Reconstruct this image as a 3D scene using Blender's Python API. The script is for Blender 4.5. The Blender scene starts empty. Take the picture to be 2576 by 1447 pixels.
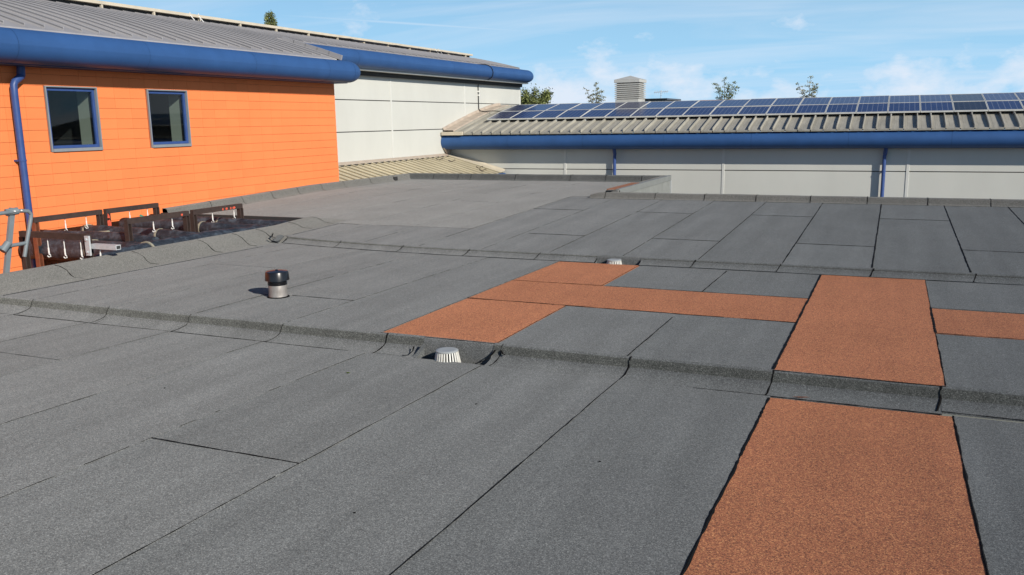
import bpy, math, random
from mathutils import Vector, Matrix, noise
random.seed(7)
sc = bpy.context.scene
COL = sc.collection

# ------------------------------------------------------------------ camera
YAW, PIT, ROLL = -0.41614, 0.19048, -0.01669
Fv = Vector((math.sin(YAW)*math.cos(PIT), math.cos(YAW)*math.cos(PIT), -math.sin(PIT)))
R0 = Vector((math.cos(YAW), -math.sin(YAW), 0)); U0 = R0.cross(Fv)
Rv = R0*math.cos(ROLL) + U0*math.sin(ROLL); Uv = -R0*math.sin(ROLL) + U0*math.cos(ROLL)
cam = bpy.data.cameras.new('camera'); camo = bpy.data.objects.new('camera', cam); COL.objects.link(camo)
m = Matrix((Rv, Uv, -Fv)).transposed().to_4x4(); m.translation = Vector((0, 0, 1.54))
camo.matrix_world = m
cam.sensor_width = 36; cam.lens = 36*2163.2/2575; cam.clip_start = 0.05; cam.clip_end = 2000
sc.camera = camo

# ------------------------------------------------------------------ light
SUN = Vector((0.88, -0.475, 0.50)).normalized()
sl = bpy.data.lights.new('sun', 'SUN'); sl.energy = 5.0; sl.angle = math.radians(0.5); sl.color = (1.0, 0.93, 0.83)
so = bpy.data.objects.new('sun', sl); COL.objects.link(so)
so.rotation_mode = 'QUATERNION'; so.rotation_quaternion = SUN.to_track_quat('Z', 'Y'); so.location = (20, -12, 20)

world = bpy.data.worlds.new('World'); sc.world = world; world.use_nodes = True
nt = world.node_tree; nt.nodes.clear()
def wn(t, **k):
    n = nt.nodes.new(t)
    for a, b in k.items(): setattr(n, a, b)
    return n
def wl(a, b): nt.links.new(a, b)
wout = wn('ShaderNodeOutputWorld'); bg = wn('ShaderNodeBackground'); bg.inputs['Strength'].default_value = 0.052
sky = wn('ShaderNodeTexSky', sky_type='NISHITA'); sky.sun_disc = False
sky.sun_elevation = math.asin(SUN.z); sky.sun_rotation = math.atan2(SUN.x, SUN.y)
sky.air_density = 1.0; sky.dust_density = 0.1; sky.ozone_density = 2.5
tc = wn('ShaderNodeTexCoord')
sep = wn('ShaderNodeSeparateXYZ'); wl(tc.outputs['Generated'], sep.inputs[0])
# project the view direction on a cloud layer: (x, y) / (z + k)
def wm(op, a, b=None, clamp=False):
    n = wn('ShaderNodeMath', operation=op); n.use_clamp = clamp
    for i, v in enumerate((a, b)):
        if v is None: continue
        if isinstance(v, (int, float)): n.inputs[i].default_value = v
        else: wl(v, n.inputs[i])
    return n.outputs[0]
zc = wm('MAXIMUM', sep.outputs['Z'], 0.0)
den = wm('ADD', zc, 0.09)
cu = wm('DIVIDE', sep.outputs['X'], den); cv = wm('DIVIDE', sep.outputs['Y'], den)
comb = wn('ShaderNodeCombineXYZ'); wl(cu, comb.inputs[0]); wl(cv, comb.inputs[1])
def ramp(inp, stops, interp='LINEAR'):
    r = wn('ShaderNodeValToRGB'); r.color_ramp.interpolation = interp
    els = r.color_ramp.elements
    els[0].position, els[0].color = stops[0][0], (stops[0][1],)*3+(1,)
    els[1].position, els[1].color = stops[-1][0], (stops[-1][1],)*3+(1,)
    for p, c in stops[1:-1]:
        e = els.new(p); e.color = (c, c, c, 1)
    wl(inp, r.inputs[0]); return r.outputs[0]
# thin cirrus veil, streaked
mp = wn('ShaderNodeMapping'); wl(comb.outputs[0], mp.inputs[0]); mp.inputs['Rotation'].default_value = (0, 0, 0.5); mp.inputs['Scale'].default_value = (0.35, 1.1, 1)
n1 = wn('ShaderNodeTexNoise'); wl(mp.outputs[0], n1.inputs['Vector']); n1.inputs['Scale'].default_value = 1.1; n1.inputs['Detail'].default_value = 7; n1.inputs['Roughness'].default_value = 0.56; n1.inputs['Distortion'].default_value = 0.6
veil = wm('MULTIPLY', ramp(n1.outputs['Fac'], [(0.40, 0.05), (0.60, 0.34), (0.80, 0.62)]), ramp(zc, [(0.0, 1.0), (0.22, 0.8), (0.45, 0.15), (1.0, 0.1)]))
# small cumulus low over the horizon and a few scraps higher up
mp2 = wn('ShaderNodeMapping'); wl(tc.outputs['Generated'], mp2.inputs[0]); mp2.inputs['Scale'].default_value = (1, 1, 1.9); mp2.inputs['Location'].default_value = (0.61, 0.32, 0.02)
n2 = wn('ShaderNodeTexNoise'); wl(mp2.outputs[0], n2.inputs['Vector']); n2.inputs['Scale'].default_value = 11.0; n2.inputs['Detail'].default_value = 8; n2.inputs['Roughness'].default_value = 0.58
band = ramp(zc, [(0.0, 0.24), (0.045, 0.21), (0.07, 0.09), (0.10, 0.0), (1.0, -0.05)])
cum = ramp(wm('ADD', n2.outputs['Fac'], band), [(0.60, 0.0), (0.69, 0.52), (0.80, 0.95)])
# one old straight contrail
dotn = wn('ShaderNodeVectorMath', operation='DOT_PRODUCT'); wl(tc.outputs['Generated'], dotn.inputs[0])
def dirpx(x, y): return (Fv + Rv*((x-1287.5)/2163.2) - Uv*((y-723.5)/2163.2)).normalized()
nrm = dirpx(820, 46).cross(dirpx(1340, 80)).normalized(); dotn.inputs[1].default_value = nrm
cst = wm('SUBTRACT', 1.0, wm('MULTIPLY', wm('ABSOLUTE', dotn.outputs['Value']), 520.0), True)
dot2 = wn('ShaderNodeVectorMath', operation='DOT_PRODUCT'); wl(tc.outputs['Generated'], dot2.inputs[0]); dot2.inputs[1].default_value = dirpx(1080, 62)
cend = ramp(dot2.outputs['Value'], [(0.985, 0.0), (0.9965, 0.34), (1.0, 0.42)])
ctr = wm('MULTIPLY', cst, cend)
tot = wm('MAXIMUM', wm('MAXIMUM', veil, cum), ctr, True)
mixc = wn('ShaderNodeMix', data_type='RGBA'); wl(tot, mixc.inputs[0])
tint = wn('ShaderNodeMix', data_type='RGBA', blend_type='MULTIPLY'); tint.inputs[0].default_value = 1.0
wl(sky.outputs[0], tint.inputs[6]); tint.inputs[7].default_value = (0.85, 1.20, 1.55, 1)
hz = wn('ShaderNodeMix', data_type='RGBA'); wl(ramp(zc, [(0.0, 0.97), (0.06, 0.88), (0.11, 0.70), (0.17, 0.45), (0.27, 0.12), (0.36, 0.0), (1.0, 0.0)]), hz.inputs[0])
wl(tint.outputs[2], hz.inputs[6]); hz.inputs[7].default_value = (7.0, 13.2, 18.8, 1)
wl(hz.outputs[2], mixc.inputs[6]); mixc.inputs[7].default_value = (14.6, 16.2, 18.4, 1)
wl(mixc.outputs[2], bg.inputs[0]); wl(bg.outputs[0], wout.inputs[0])

sc.view_settings.view_transform = 'Standard'; sc.view_settings.look = 'None'
sc.view_settings.exposure = 0.0; sc.view_settings.gamma = 1.0; sc.view_settings.use_curve_mapping = False

# ------------------------------------------------------------------ helpers
class MB:
    def __init__(s): s.v = []; s.f = []; s.mi = []
    def add(s, vs, fs, mi=0):
        b = len(s.v); s.v += [tuple(v) for v in vs]; s.f += [tuple(b+i for i in f) for f in fs]; s.mi += [mi]*len(fs); return s
    def box(s, a, b, mi=0):
        x0, y0, z0 = a; x1, y1, z1 = b
        return s.add([(x0,y0,z0),(x1,y0,z0),(x1,y1,z0),(x0,y1,z0),(x0,y0,z1),(x1,y0,z1),(x1,y1,z1),(x0,y1,z1)],
                     [(0,3,2,1),(4,5,6,7),(0,1,5,4),(1,2,6,5),(2,3,7,6),(3,0,4,7)], mi)
    def bevbox(s, a, b, r=0.01, mi=0):
        x0, y0, z0 = a; x1, y1, z1 = b
        out = []
        def ring(z, i): return [(x0+i, y0+i*0, z), (x1-i, y0, z), (x1, y0+i, z), (x1, y1-i, z), (x1-i, y1, z), (x0+i, y1, z), (x0, y1-i, z), (x0, y0+i, z)]
        rr = [[(x0+r,y0,z),(x1-r,y0,z),(x1,y0+r,z),(x1,y1-r,z),(x1-r,y1,z),(x0+r,y1,z),(x0,y1-r,z),(x0,y0+r,z)] for z in (z0+r, z1-r)]
        cap = lambda z: [(x0+r,y0+r,z),(x1-r,y0+r,z),(x1-r,y0+r,z),(x1-r,y1-r,z),(x1-r,y1-r,z),(x0+r,y1-r,z),(x0+r,y1-r,z),(x0+r,y0+r,z)]
        vs = cap(z0)+rr[0]+rr[1]+cap(z1); fs = [tuple(reversed(range(8))), tuple(range(24, 32))]
        for k in range(3):
            for i in range(8):
                j = (i+1) % 8; fs.append((k*8+i, k*8+j, k*8+8+j, k*8+8+i))
        return s.add(vs, fs, mi)
    def grid(s, fn, us, vs, mi=0, flip=False):
        n = len(vs); V = [fn(u, v) for u in us for v in vs]; F = []
        for i in range(len(us)-1):
            for j in range(n-1):
                q = (i*n+j, (i+1)*n+j, (i+1)*n+j+1, i*n+j+1); F.append(q[::-1] if flip else q)
        return s.add(V, F, mi)
    def tube(s, pts, r, n=10, mi=0, caps=True):
        pts = [Vector(p) for p in pts]; rs = r if isinstance(r, (list, tuple)) else [r]*len(pts)
        V = []; F = []; prev = None
        for i, p in enumerate(pts):
            t = (pts[min(i+1, len(pts)-1)] - pts[max(i-1, 0)]).normalized()
            if prev is None: a = t.cross(Vector((0.13, 0.21, 1))); a = a if a.length > 0.01 else t.cross(Vector((1, 0, 0)))
            else: a = prev - t*prev.dot(t)
            a.normalize(); prev = a; b = t.cross(a)
            for k in range(n):
                th = 2*math.pi*k/n; V.append(p + (a*math.cos(th)+b*math.sin(th))*rs[i])
        for i in range(len(pts)-1):
            for k in range(n):
                k2 = (k+1) % n; F.append((i*n+k, i*n+k2, (i+1)*n+k2, (i+1)*n+k))
        if caps: F += [tuple(reversed(range(n))), tuple(range((len(pts)-1)*n, len(pts)*n))]
        return s.add(V, F, mi)
    def lathe(s, prof, c, n=28, mi=0):
        V = []; F = []
        for r, z in prof:
            for k in range(n):
                t = 2*math.pi*k/n; V.append((c[0]+r*math.cos(t), c[1]+r*math.sin(t), c[2]+z))
        for i in range(len(prof)-1):
            for k in range(n):
                k2 = (k+1) % n; F.append((i*n+k, i*n+k2, (i+1)*n+k2, (i+1)*n+k))
        F += [tuple(reversed(range(n))), tuple(range((len(prof)-1)*n, len(prof)*n))]
        return s.add(V, F, mi)
    def beam(s, a, b, w, h, mi=0):      # square bar between two points
        a = Vector(a); b = Vector(b); t = (b-a).normalized(); up = Vector((0, 0, 1)) if abs(t.z) < 0.9 else Vector((0, 1, 0))
        x = t.cross(up).normalized()*w/2; y = x.cross(t).normalized()*h/2
        V = [p+sx*x+sy*y for p in (a, b) for sx, sy in ((-1,-1),(1,-1),(1,1),(-1,1))]
        return s.add(V, [(3,2,1,0),(4,5,6,7),(0,1,5,4),(1,2,6,5),(2,3,7,6),(3,0,4,7)], mi)
    def mesh(s, name, mats, smooth=False, off=(0,0,0)):
        o = Vector(off); me = bpy.data.meshes.new(name); me.from_pydata([Vector(v)-o for v in s.v], [], s.f)
        for mt in (mats if isinstance(mats, (list, tuple)) else [mats]): me.materials.append(mt)
        for p, i in zip(me.polygons, s.mi): p.material_index = i
        if smooth:
            me.polygons.foreach_set('use_smooth', [True]*len(me.polygons))
            try: me.set_sharp_from_angle(angle=math.radians(40))
            except Exception: pass
        me.update(); return me
ORG = {}
def root(name, loc, label=None, cat=None, group=None, kind=None):
    o = bpy.data.objects.new(name, None); COL.objects.link(o); o.location = loc; o.empty_display_size = 0.1; ORG[o.name] = Vector(loc)
    tag(o, label, cat, group, kind); return o
def tag(o, label=None, cat=None, group=None, kind=None):
    for k, v in (('label', label), ('category', cat), ('group', group), ('kind', kind)):
        if v: o[k] = v
    return o
def part(name, mb, mat, parent, label=None, smooth=False, kind=None, loc=None):
    """mesh in world coordinates linked under parent (origin at loc or the parent's origin)"""
    po = ORG[parent.name]; lo = Vector(loc) if loc is not None else po.copy()
    me = mb.mesh(name, mat, smooth, lo) if isinstance(mb, MB) else mb
    o = bpy.data.objects.new(name, me); COL.objects.link(o); o.parent = parent; o.location = lo-po; ORG[o.name] = lo
    if label: o['label'] = label
    if kind: o['kind'] = kind
    return o
def single(name, mb, mat, loc, label, cat, group=None, smooth=False, kind=None):
    me = mb.mesh(name, mat, smooth, loc); o = bpy.data.objects.new(name, me); COL.objects.link(o); o.location = loc; ORG[o.name] = Vector(loc)
    return tag(o, label, cat, group, kind)
def frange(a, b, step):
    n = max(1, int(math.ceil((b-a)/step))); return [a+(b-a)*i/n for i in range(n+1)]
def nz(x, y=0.0, z=0.0): return noise.noise(Vector((x, y, z)))

# ------------------------------------------------------------------ materials
def newmat(name):
    mt = bpy.data.materials.new(name); mt.use_nodes = True; t = mt.node_tree; b = t.nodes['Principled BSDF']; return mt, t, b
def L(t, a, b): t.links.new(a, b)
def nd(t, ty, **k):
    n = t.nodes.new(ty)
    for a, b in k.items():
        if a in n.inputs.keys(): n.inputs[a].default_value = b
        else: setattr(n, a, b)
    return n
def noisen(t, vec, scale, detail=3, rough=0.5):
    n = nd(t, 'ShaderNodeTexNoise', Scale=scale, Detail=detail, Roughness=rough); L(t, vec, n.inputs['Vector']); return n
def rmp(t, inp, stops):
    r = t.nodes.new('ShaderNodeValToRGB'); e = r.color_ramp.elements
    def c(v): return (v, v, v, 1) if isinstance(v, (int, float)) else tuple(v)+(1,)
    e[0].position, e[0].color = stops[0][0], c(stops[0][1]); e[1].position, e[1].color = stops[-1][0], c(stops[-1][1])
    for p, v in stops[1:-1]:
        q = e.new(p); q.color = c(v)
    L(t, inp, r.inputs[0]); return r.outputs[0]
def mul(t, a, b, fac=1.0, mode='MULTIPLY'):
    n = t.nodes.new('ShaderNodeMix'); n.data_type = 'RGBA'; n.blend_type = mode
    if isinstance(fac, (int, float)): n.inputs[0].default_value = fac
    else: L(t, fac, n.inputs[0])
    for s_, v in ((6, a), (7, b)):
        if isinstance(v, tuple): n.inputs[s_].default_value = v+(1,) if len(v) == 3 else v
        else: L(t, v, n.inputs[s_])
    return n.outputs[2]
def bump(t, b, h, strength, dist):
    n = nd(t, 'ShaderNodeBump', Strength=strength, Distance=dist); L(t, h, n.inputs['Height']); L(t, n.outputs[0], b.inputs['Normal']); return n

def felt(name, base, fleck, dark, var=0.10):
    """mineral felt: dense granules of three tones, rolled streaks, faint dust stains"""
    mt, t, b = newmat(name)
    g = t.nodes.new('ShaderNodeNewGeometry'); P = g.outputs['Position']
    vo = nd(t, 'ShaderNodeTexVoronoi', Scale=235.0); L(t, P, vo.inputs['Vector'])
    sp = nd(t, 'ShaderNodeSeparateColor'); L(t, vo.outputs['Color'], sp.inputs[0])
    gran = rmp(t, sp.outputs[0], [(0.0, dark), (0.22, dark), (0.34, base), (0.78, base), (0.93, fleck), (1.0, fleck)])
    n2 = noisen(t, P, 70.0, 3, 0.6); clump = rmp(t, n2.outputs['Fac'], [(0.3, 0.90), (0.7, 1.10)])
    mp = t.nodes.new('ShaderNodeMapping'); L(t, P, mp.inputs[0]); mp.inputs['Scale'].default_value = (5.0, 0.35, 1.0)
    n3 = noisen(t, mp.outputs[0], 1.0, 4, 0.55); streak = rmp(t, n3.outputs['Fac'], [(0.3, 1-var), (0.7, 1+var)])
    n4 = noisen(t, P, 1.3, 5, 0.6); stain = rmp(t, n4.outputs['Fac'], [(0.28, 0.92), (0.5, 1.0), (0.72, 1.07)])
    oi = t.nodes.new('ShaderNodeObjectInfo'); orr = rmp(t, oi.outputs['Random'], [(0.0, 0.965), (1.0, 1.035)])
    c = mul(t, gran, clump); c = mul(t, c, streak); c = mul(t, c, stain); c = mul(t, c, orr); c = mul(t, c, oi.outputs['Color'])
    L(t, c, b.inputs['Base Color']); b.inputs['Roughness'].default_value = 0.93; b.inputs['Specular IOR Level'].default_value = 0.25
    b.inputs['Diffuse Roughness'].default_value = 1.0
    n5 = noisen(t, P, 190.0, 2, 0.7); bump(t, b, n5.outputs['Fac'], 0.65, 0.0036)
    return mt
M = {}
M['felt'] = felt('charcoal_felt', (0.106, 0.113, 0.115), (0.172, 0.182, 0.182), (0.070, 0.075, 0.077))
M['feltw'] = felt('grey_felt', (0.176, 0.177, 0.170), (0.28, 0.28, 0.27), (0.115, 0.115, 0.112), 0.05)
M['algae_shade'] = felt('algae_and_shade_felt', (0.076, 0.081, 0.077), (0.145, 0.153, 0.145), (0.042, 0.046, 0.043), 0.15)

M['red'] = felt('terracotta_felt', (0.29, 0.112, 0.058), (0.46, 0.215, 0.10), (0.14, 0.058, 0.036), 0.06)

def plain(name, col, rough=0.6, metal=0.0, nscale=6.0, var=0.12, bumpd=0.0, spec=0.5, stretch=(1,1,1), bscale=None, rand=0.0):
    mt, t, b = newmat(name)
    tcn = t.nodes.new('ShaderNodeTexCoord'); g = t.nodes.new('ShaderNodeNewGeometry')
    mp = t.nodes.new('ShaderNodeMapping'); L(t, g.outputs['Position'], mp.inputs[0]); mp.inputs['Scale'].default_value = stretch
    n = noisen(t, mp.outputs[0], nscale, 5, 0.6)
    v = rmp(t, n.outputs['Fac'], [(0.25, 1-var), (0.75, 1+var)])
    c = mul(t, tuple(col), v)
    if rand:
        oi = t.nodes.new('ShaderNodeObjectInfo'); c = mul(t, c, rmp(t, oi.outputs['Random'], [(0, 1-rand), (1, 1+rand)]))
    L(t, c, b.inputs['Base Color']); b.inputs['Roughness'].default_value = rough; b.inputs['Metallic'].default_value = metal
    b.inputs['Specular IOR Level'].default_value = spec
    if bumpd:
        n2 = noisen(t, g.outputs['Position'], bscale or nscale*3, 4, 0.6); bump(t, b, n2.outputs['Fac'], 0.5, bumpd)
    return mt
M['bitumen'] = plain('black_bitumen', (0.006, 0.006, 0.006), 0.85, nscale=60, var=0.4, bumpd=0.003, spec=0.15)
M['deck'] = plain('deck_under_felt', (0.03, 0.03, 0.03), 0.9)
M['orange'] = plain('orange_tile', (0.86, 0.238, 0.080), 0.75, nscale=1.2, var=0.05, bumpd=0.0006, bscale=60, spec=0.2, rand=0.035)
M['joint'] = plain('orange_backing', (0.36, 0.085, 0.024), 0.9, nscale=8, var=0.1)
M['blue'] = plain('blue_paint', (0.030, 0.088, 0.232), 0.52, nscale=2.2, var=0.12, bumpd=0.0004, bscale=40, spec=0.28)
M['bluepipe'] = plain('blue_pipe_plastic', (0.035, 0.075, 0.23), 0.42, nscale=9, var=0.15, spec=0.4)
M['blueinner'] = plain('dark_blue_joint', (0.01, 0.03, 0.10), 0.7)
M['panel'] = plain('cream_grey_panel', (0.56, 0.565, 0.52), 0.55, nscale=0.9, var=0.05, bumpd=0.0006, bscale=25, spec=0.3, rand=0.02, stretch=(1,1,0.5))
M['trim'] = plain('pale_trim', (0.66, 0.67, 0.63), 0.5, nscale=3, var=0.05, rand=0.02)
M['strip'] = plain('pale_cover_strip', (0.60, 0.605, 0.565), 0.5, nscale=3, var=0.05)
M['surround'] = plain('grey_window_surround', (0.23, 0.25, 0.265), 0.5, nscale=6, var=0.08)
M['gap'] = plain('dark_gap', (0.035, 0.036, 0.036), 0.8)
M['roofL'] = plain('grey_seam_roof', (0.36, 0.35, 0.35), 0.55, metal=0.15, nscale=1.5, var=0.10, stretch=(0.4, 3, 1), spec=0.4, rand=0.04)
M['roofR'] = plain('weathered_seam_roof', (0.34, 0.325, 0.275), 0.65, metal=0.0, nscale=2.0, var=0.22, stretch=(4, 0.6, 1), bumpd=0.0008, spec=0.3, rand=0.05)
M['canopy'] = plain('cream_seam_roof', (0.52, 0.47, 0.35), 0.6, nscale=2.0, var=0.16, stretch=(0.6, 4, 1), spec=0.3, rand=0.04)
M['cream'] = plain('cream_cap', (0.55, 0.49, 0.38), 0.6, nscale=4, var=0.12)
M['flash'] = plain('pinkish_flashing', (0.42, 0.35, 0.28), 0.6, nscale=5, var=0.2)
M['grey'] = plain('grey_frame', (0.36, 0.38, 0.38), 0.5, nscale=6, var=0.08)
M['steel'] = plain('rusty_dark_steel', (0.045, 0.028, 0.023), 0.8, nscale=14, var=0.35, bumpd=0.001)
M['galv'] = plain('galvanised_steel', (0.50, 0.52, 0.53), 0.5, metal=0.1, nscale=24, var=0.15)
M['white'] = plain('white_hanger', (0.75, 0.75, 0.72), 0.5, nscale=20, var=0.12)
M['lag'] = plain('black_lagging', (0.034, 0.037, 0.043), 0.62, nscale=7, var=0.5, bumpd=0.012, bscale=9, spec=0.45)
mt, t, b = newmat('dusty_black_lagging'); g = t.nodes.new('ShaderNodeNewGeometry'); P_ = g.outputs['Position']
n = noisen(t, P_, 6.5, 6, 0.65); n2_ = noisen(t, P_, 26, 4, 0.6)
c = mul(t, rmp(t, n.outputs['Fac'], [(0.30, (.009, .012, .018)), (0.47, (.022, .029, .040)), (0.60, (.050, .064, .082)), (0.75, (.09, .115, .14))]), rmp(t, n2_.outputs['Fac'], [(.3, .75), (.7, 1.25)]))
L(t, c, b.inputs['Base Color']); b.inputs['Roughness'].default_value = .6; bump(t, b, n.outputs['Fac'], .6, .02); M['lag'] = mt
M['strap'] = plain('khaki_strap', (0.30, 0.28, 0.21), 0.8, nscale=30, var=0.25)
M['silver'] = plain('dull_pipe_metal', (0.34, 0.315, 0.29), 0.42, metal=0.35, nscale=18, var=0.30, stretch=(1.5, 1.5, 0.5), bumpd=0.001)
M['blackpl'] = plain('black_plastic', (0.010, 0.010, 0.012), 0.28, nscale=12, var=0.2)
M['whiteout'] = plain('white_metal_grille', (0.72, 0.71, 0.65), 0.45, nscale=25, var=0.12)
M['louvre'] = plain('grey_louvre', (0.46, 0.46, 0.43), 0.6, nscale=5, var=0.08)
M['concrete'] = plain('render_wall', (0.22, 0.23, 0.215), 0.85, nscale=4, var=0.12, bumpd=0.001)
M['conc2'] = plain('dull_edge_metal', (0.20, 0.21, 0.20), 0.6, nscale=4, var=0.1)
M['asphalt'] = plain('ground', (0.07, 0.072, 0.065), 0.95, nscale=0.4, var=0.3, bumpd=0.01, bscale=20)
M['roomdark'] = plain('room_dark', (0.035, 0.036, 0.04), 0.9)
M['reveal'] = plain('white_reveal', (0.50, 0.52, 0.48), 0.8, var=0.05)
M['redpaint'] = plain('red_paint', (0.65, 0.10, 0.05), 0.6, nscale=30, var=0.3)
M['rust'] = plain('rusty_strip', (0.30, 0.12, 0.055), 0.85, nscale=9, var=0.35, bumpd=0.001)
M['rustpost'] = plain('rusty_post_steel', (0.20, 0.062, 0.028), 0.85, nscale=12, var=0.35, bumpd=0.001)
M['leaf'] = plain('green_leaf', (0.16, 0.22, 0.03), 0.6)
M['bark'] = plain('bark', (0.11, 0.085, 0.06), 0.9, nscale=12, var=0.3, bumpd=0.01)
M['tiles'] = plain('red_roof_tile', (0.42, 0.10, 0.06), 0.8, nscale=6, var=0.2)
M['brick'] = plain('brown_brick', (0.25, 0.14, 0.09), 0.9, nscale=6, var=0.2)
M['green'] = plain('green_rag', (0.05, 0.22, 0.14), 0.8)
# window glass: thin, mostly clear, mirror-like at a slant
mt, t, b = newmat('window_glass'); t.nodes.remove(b)
out = t.nodes['Material Output']; tr = nd(t, 'ShaderNodeBsdfTransparent', Color=(0.74, 0.78, 0.76, 1)); gl = nd(t, 'ShaderNodeBsdfGlossy', Roughness=0.02)
fr = nd(t, 'ShaderNodeFresnel', IOR=1.5); gg = t.nodes.new('ShaderNodeNewGeometry'); io = nd(t, 'ShaderNodeMapRange'); L(t, gg.outputs['Backfacing'], io.inputs['Value']); io.inputs['To Min'].default_value = 1.38; io.inputs['To Max'].default_value = 1/1.38; L(t, io.outputs[0], fr.inputs['IOR'])
mx = t.nodes.new('ShaderNodeMixShader'); L(t, fr.outputs[0], mx.inputs[0]); L(t, tr.outputs[0], mx.inputs[1]); L(t, gl.outputs[0], mx.inputs[2]); L(t, mx.outputs[0], out.inputs[0])
M['glass'] = mt
# solar cells: printed grid under glass
def cells(name, c1, c2, line):
    mt, t, b = newmat(name); tcn = t.nodes.new('ShaderNodeTexCoord')
    sp = t.nodes.new('ShaderNodeSeparateXYZ'); L(t, tcn.outputs['Object'], sp.inputs[0])
    def lines(o, n, w):
        a = nd(t, 'ShaderNodeMath', operation='MULTIPLY'); L(t, o, a.inputs[0]); a.inputs[1].default_value = n
        f = nd(t, 'ShaderNodeMath', operation='FRACT'); L(t, a.outputs[0], f.inputs[0])
        s_ = nd(t, 'ShaderNodeMath', operation='SUBTRACT'); L(t, f.outputs[0], s_.inputs[0]); s_.inputs[1].default_value = 0.5
        ab = nd(t, 'ShaderNodeMath', operation='ABSOLUTE'); L(t, s_.outputs[0], ab.inputs[0])
        g_ = nd(t, 'ShaderNodeMath', operation='GREATER_THAN'); L(t, ab.outputs[0], g_.inputs[0]); g_.inputs[1].default_value = 0.5-w
        return g_.outputs[0]
    mxx = nd(t, 'ShaderNodeMath', operation='MAXIMUM'); L(t, lines(sp.outputs[0], 1/0.126, 0.055), mxx.inputs[0]); L(t, lines(sp.outputs[1], 1/0.155, 0.03), mxx.inputs[1])
    g = t.nodes.new('ShaderNodeNewGeometry'); n = noisen(t, g.outputs['Position'], 3, 3)
    base = mul(t, c1, c2, rmp(t, n.outputs['Fac'], [(0.3, 0.0), (0.7, 1.0)]), 'MIX')
    L(t, mul(t, base, line, mxx.outputs[0], 'MIX'), b.inputs['Base Color']); b.inputs['Roughness'].default_value = 0.16; b.inputs['Specular IOR Level'].default_value = 0.6
    return mt
M['cell'] = cells('blue_solar_cells', (0.012, 0.022, 0.085), (0.02, 0.035, 0.12), (0.16, 0.18, 0.24))
M['cellk'] = cells('black_solar_cells', (0.012, 0.011, 0.012), (0.02, 0.018, 0.018), (0.06, 0.06, 0.065))

# ------------------------------------------------------------------ ground
g = MB().box((-160, -80, -4.4), (160, 260, -4.0)); single('ground', g, M['asphalt'], (0, 0, -4.0), None, None, kind='structure')

# ------------------------------------------------------------------ flat roof surfaces
def und(x, y): return 0.0010*nz(x*3.1, y*0.35, 1.7) + 0.0015*nz(x*0.8, y*0.5, 5.1)
def zf(x, y): return -0.03-0.028*(y-2.4) + und(x, y)
def z2(x, y): return -0.012*(y-5.32) + und(x, y)
def z3(x, y): return (0.022+0.025*(min(y, 14.86)-9.26)) + und(x, y)
def yedge(x): return 9.26 + (0.035*(-4.6-x)**2 if x < -4.6 else 0.0)
XK = -7.74                                     # foot of the kerb beside the pit
XP0, XP1, YP1 = -11.2, -8.16, 10.83            # pit
flat = root('flat_roof', (0, 0, 0), kind='structure')

def sheet(x0, x1, y0, y1, surf, mat, label=None, th=0.005, tilt=0.003):
    """one strip of felt: thin slab that follows the deck, its edges hand-cut and slightly wavy"""
    mb = MB(); us = frange(x0, x1, 0.12)
    f0 = y0 if callable(y0) else (lambda x: y0); f1 = y1 if callable(y1) else (lambda x: y1)
    n = max(2, int((f1(x1)-f0(x1))/0.16)); vs = [i/n for i in range(n+1)]
    def pt(u, v, dz=0.0):
        ya = f0(u)+0.006*nz(u*7, 3); yb = f1(u)+0.006*nz(u*7, 9); y = ya+(yb-ya)*v
        x = u + (0.006*nz(y*3, x0*5) if u in (x0, x1) else 0)
        return (x, y, surf(u, y)+th+tilt*(u-x0)/(x1-x0)+dz)
    mb.grid(pt, us, vs)
    low = lambda u, v: pt(u, v, -0.014)
    for ub in (x0, x1): mb.grid(lambda a, v, ub=ub: pt(ub, v, -0.014*a), [0, 1], vs, flip=(ub == x1))
    for vb in (0, 1): mb.grid(lambda a, u, vb=vb: pt(u, vb, -0.014*a), [0, 1], us, flip=(vb == 0))
    return part('roofing_sheet', mb, mat, flat, label, smooth=True, loc=((x0+x1)/2, (f0(x0)+f1(x0))/2, 0))

def bead(parent, pts, w, gap=0.0, lift=0.004, wob=0.0035, seed=None, mat='bitumen'):
    """ragged run of bitumen squeezed out along a lap"""
    sd = seed if seed is not None else random.random()*100
    P = [Vector(p) for p in pts]; fine = []
    for a, b in zip(P[:-1], P[1:]):
        n = max(1, int((b-a).length/0.035))
        for i in range(n): fine.append(a.lerp(b, i/n))
    fine.append(P[-1]); s = 0.0; mb = MB(); V = []; F = []; k = 0; on = False
    for i, p in enumerate(fine):
        t = fine[min(i+1, len(fine)-1)]-fine[max(i-1, 0)]
        if i: s += (p-fine[i-1]).length
        t.normalize(); side = t.cross(Vector((0, 0, 1)))
        if side.length < 0.3: side = Vector((0, -1, 0)) if abs(t.y) < .5 else Vector((1, 0, 0))
        side.normalize(); up = side.cross(t).normalized()
        if up.z < 0 or (abs(up.z) < 0.05 and up.y > 0): up = -up
        c = p + side*wob*(nz(s*2.2, sd)+0.7*nz(s*9, sd+3)) + up*lift
        ww = w*max(0.3, 0.78+0.5*nz(s*5.5, sd+7)+0.6*nz(s*25, sd+5))
        vis = (nz(s*1.1, sd+11)*0.8+0.5+0.35*nz(s*7, sd+2)) > gap
        if vis:
            V += [c-side*ww*0.5, c+up*min(0.003, ww*0.3), c+side*ww*0.5]
            if on: F += [(k-3, k, k+1, k-2), (k-2, k+1, k+2, k-1)]
            k += 3
        on = vis
    if not F: return None
    mb.add(V, F)
    return part('seam', mb, M[mat], parent)
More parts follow.
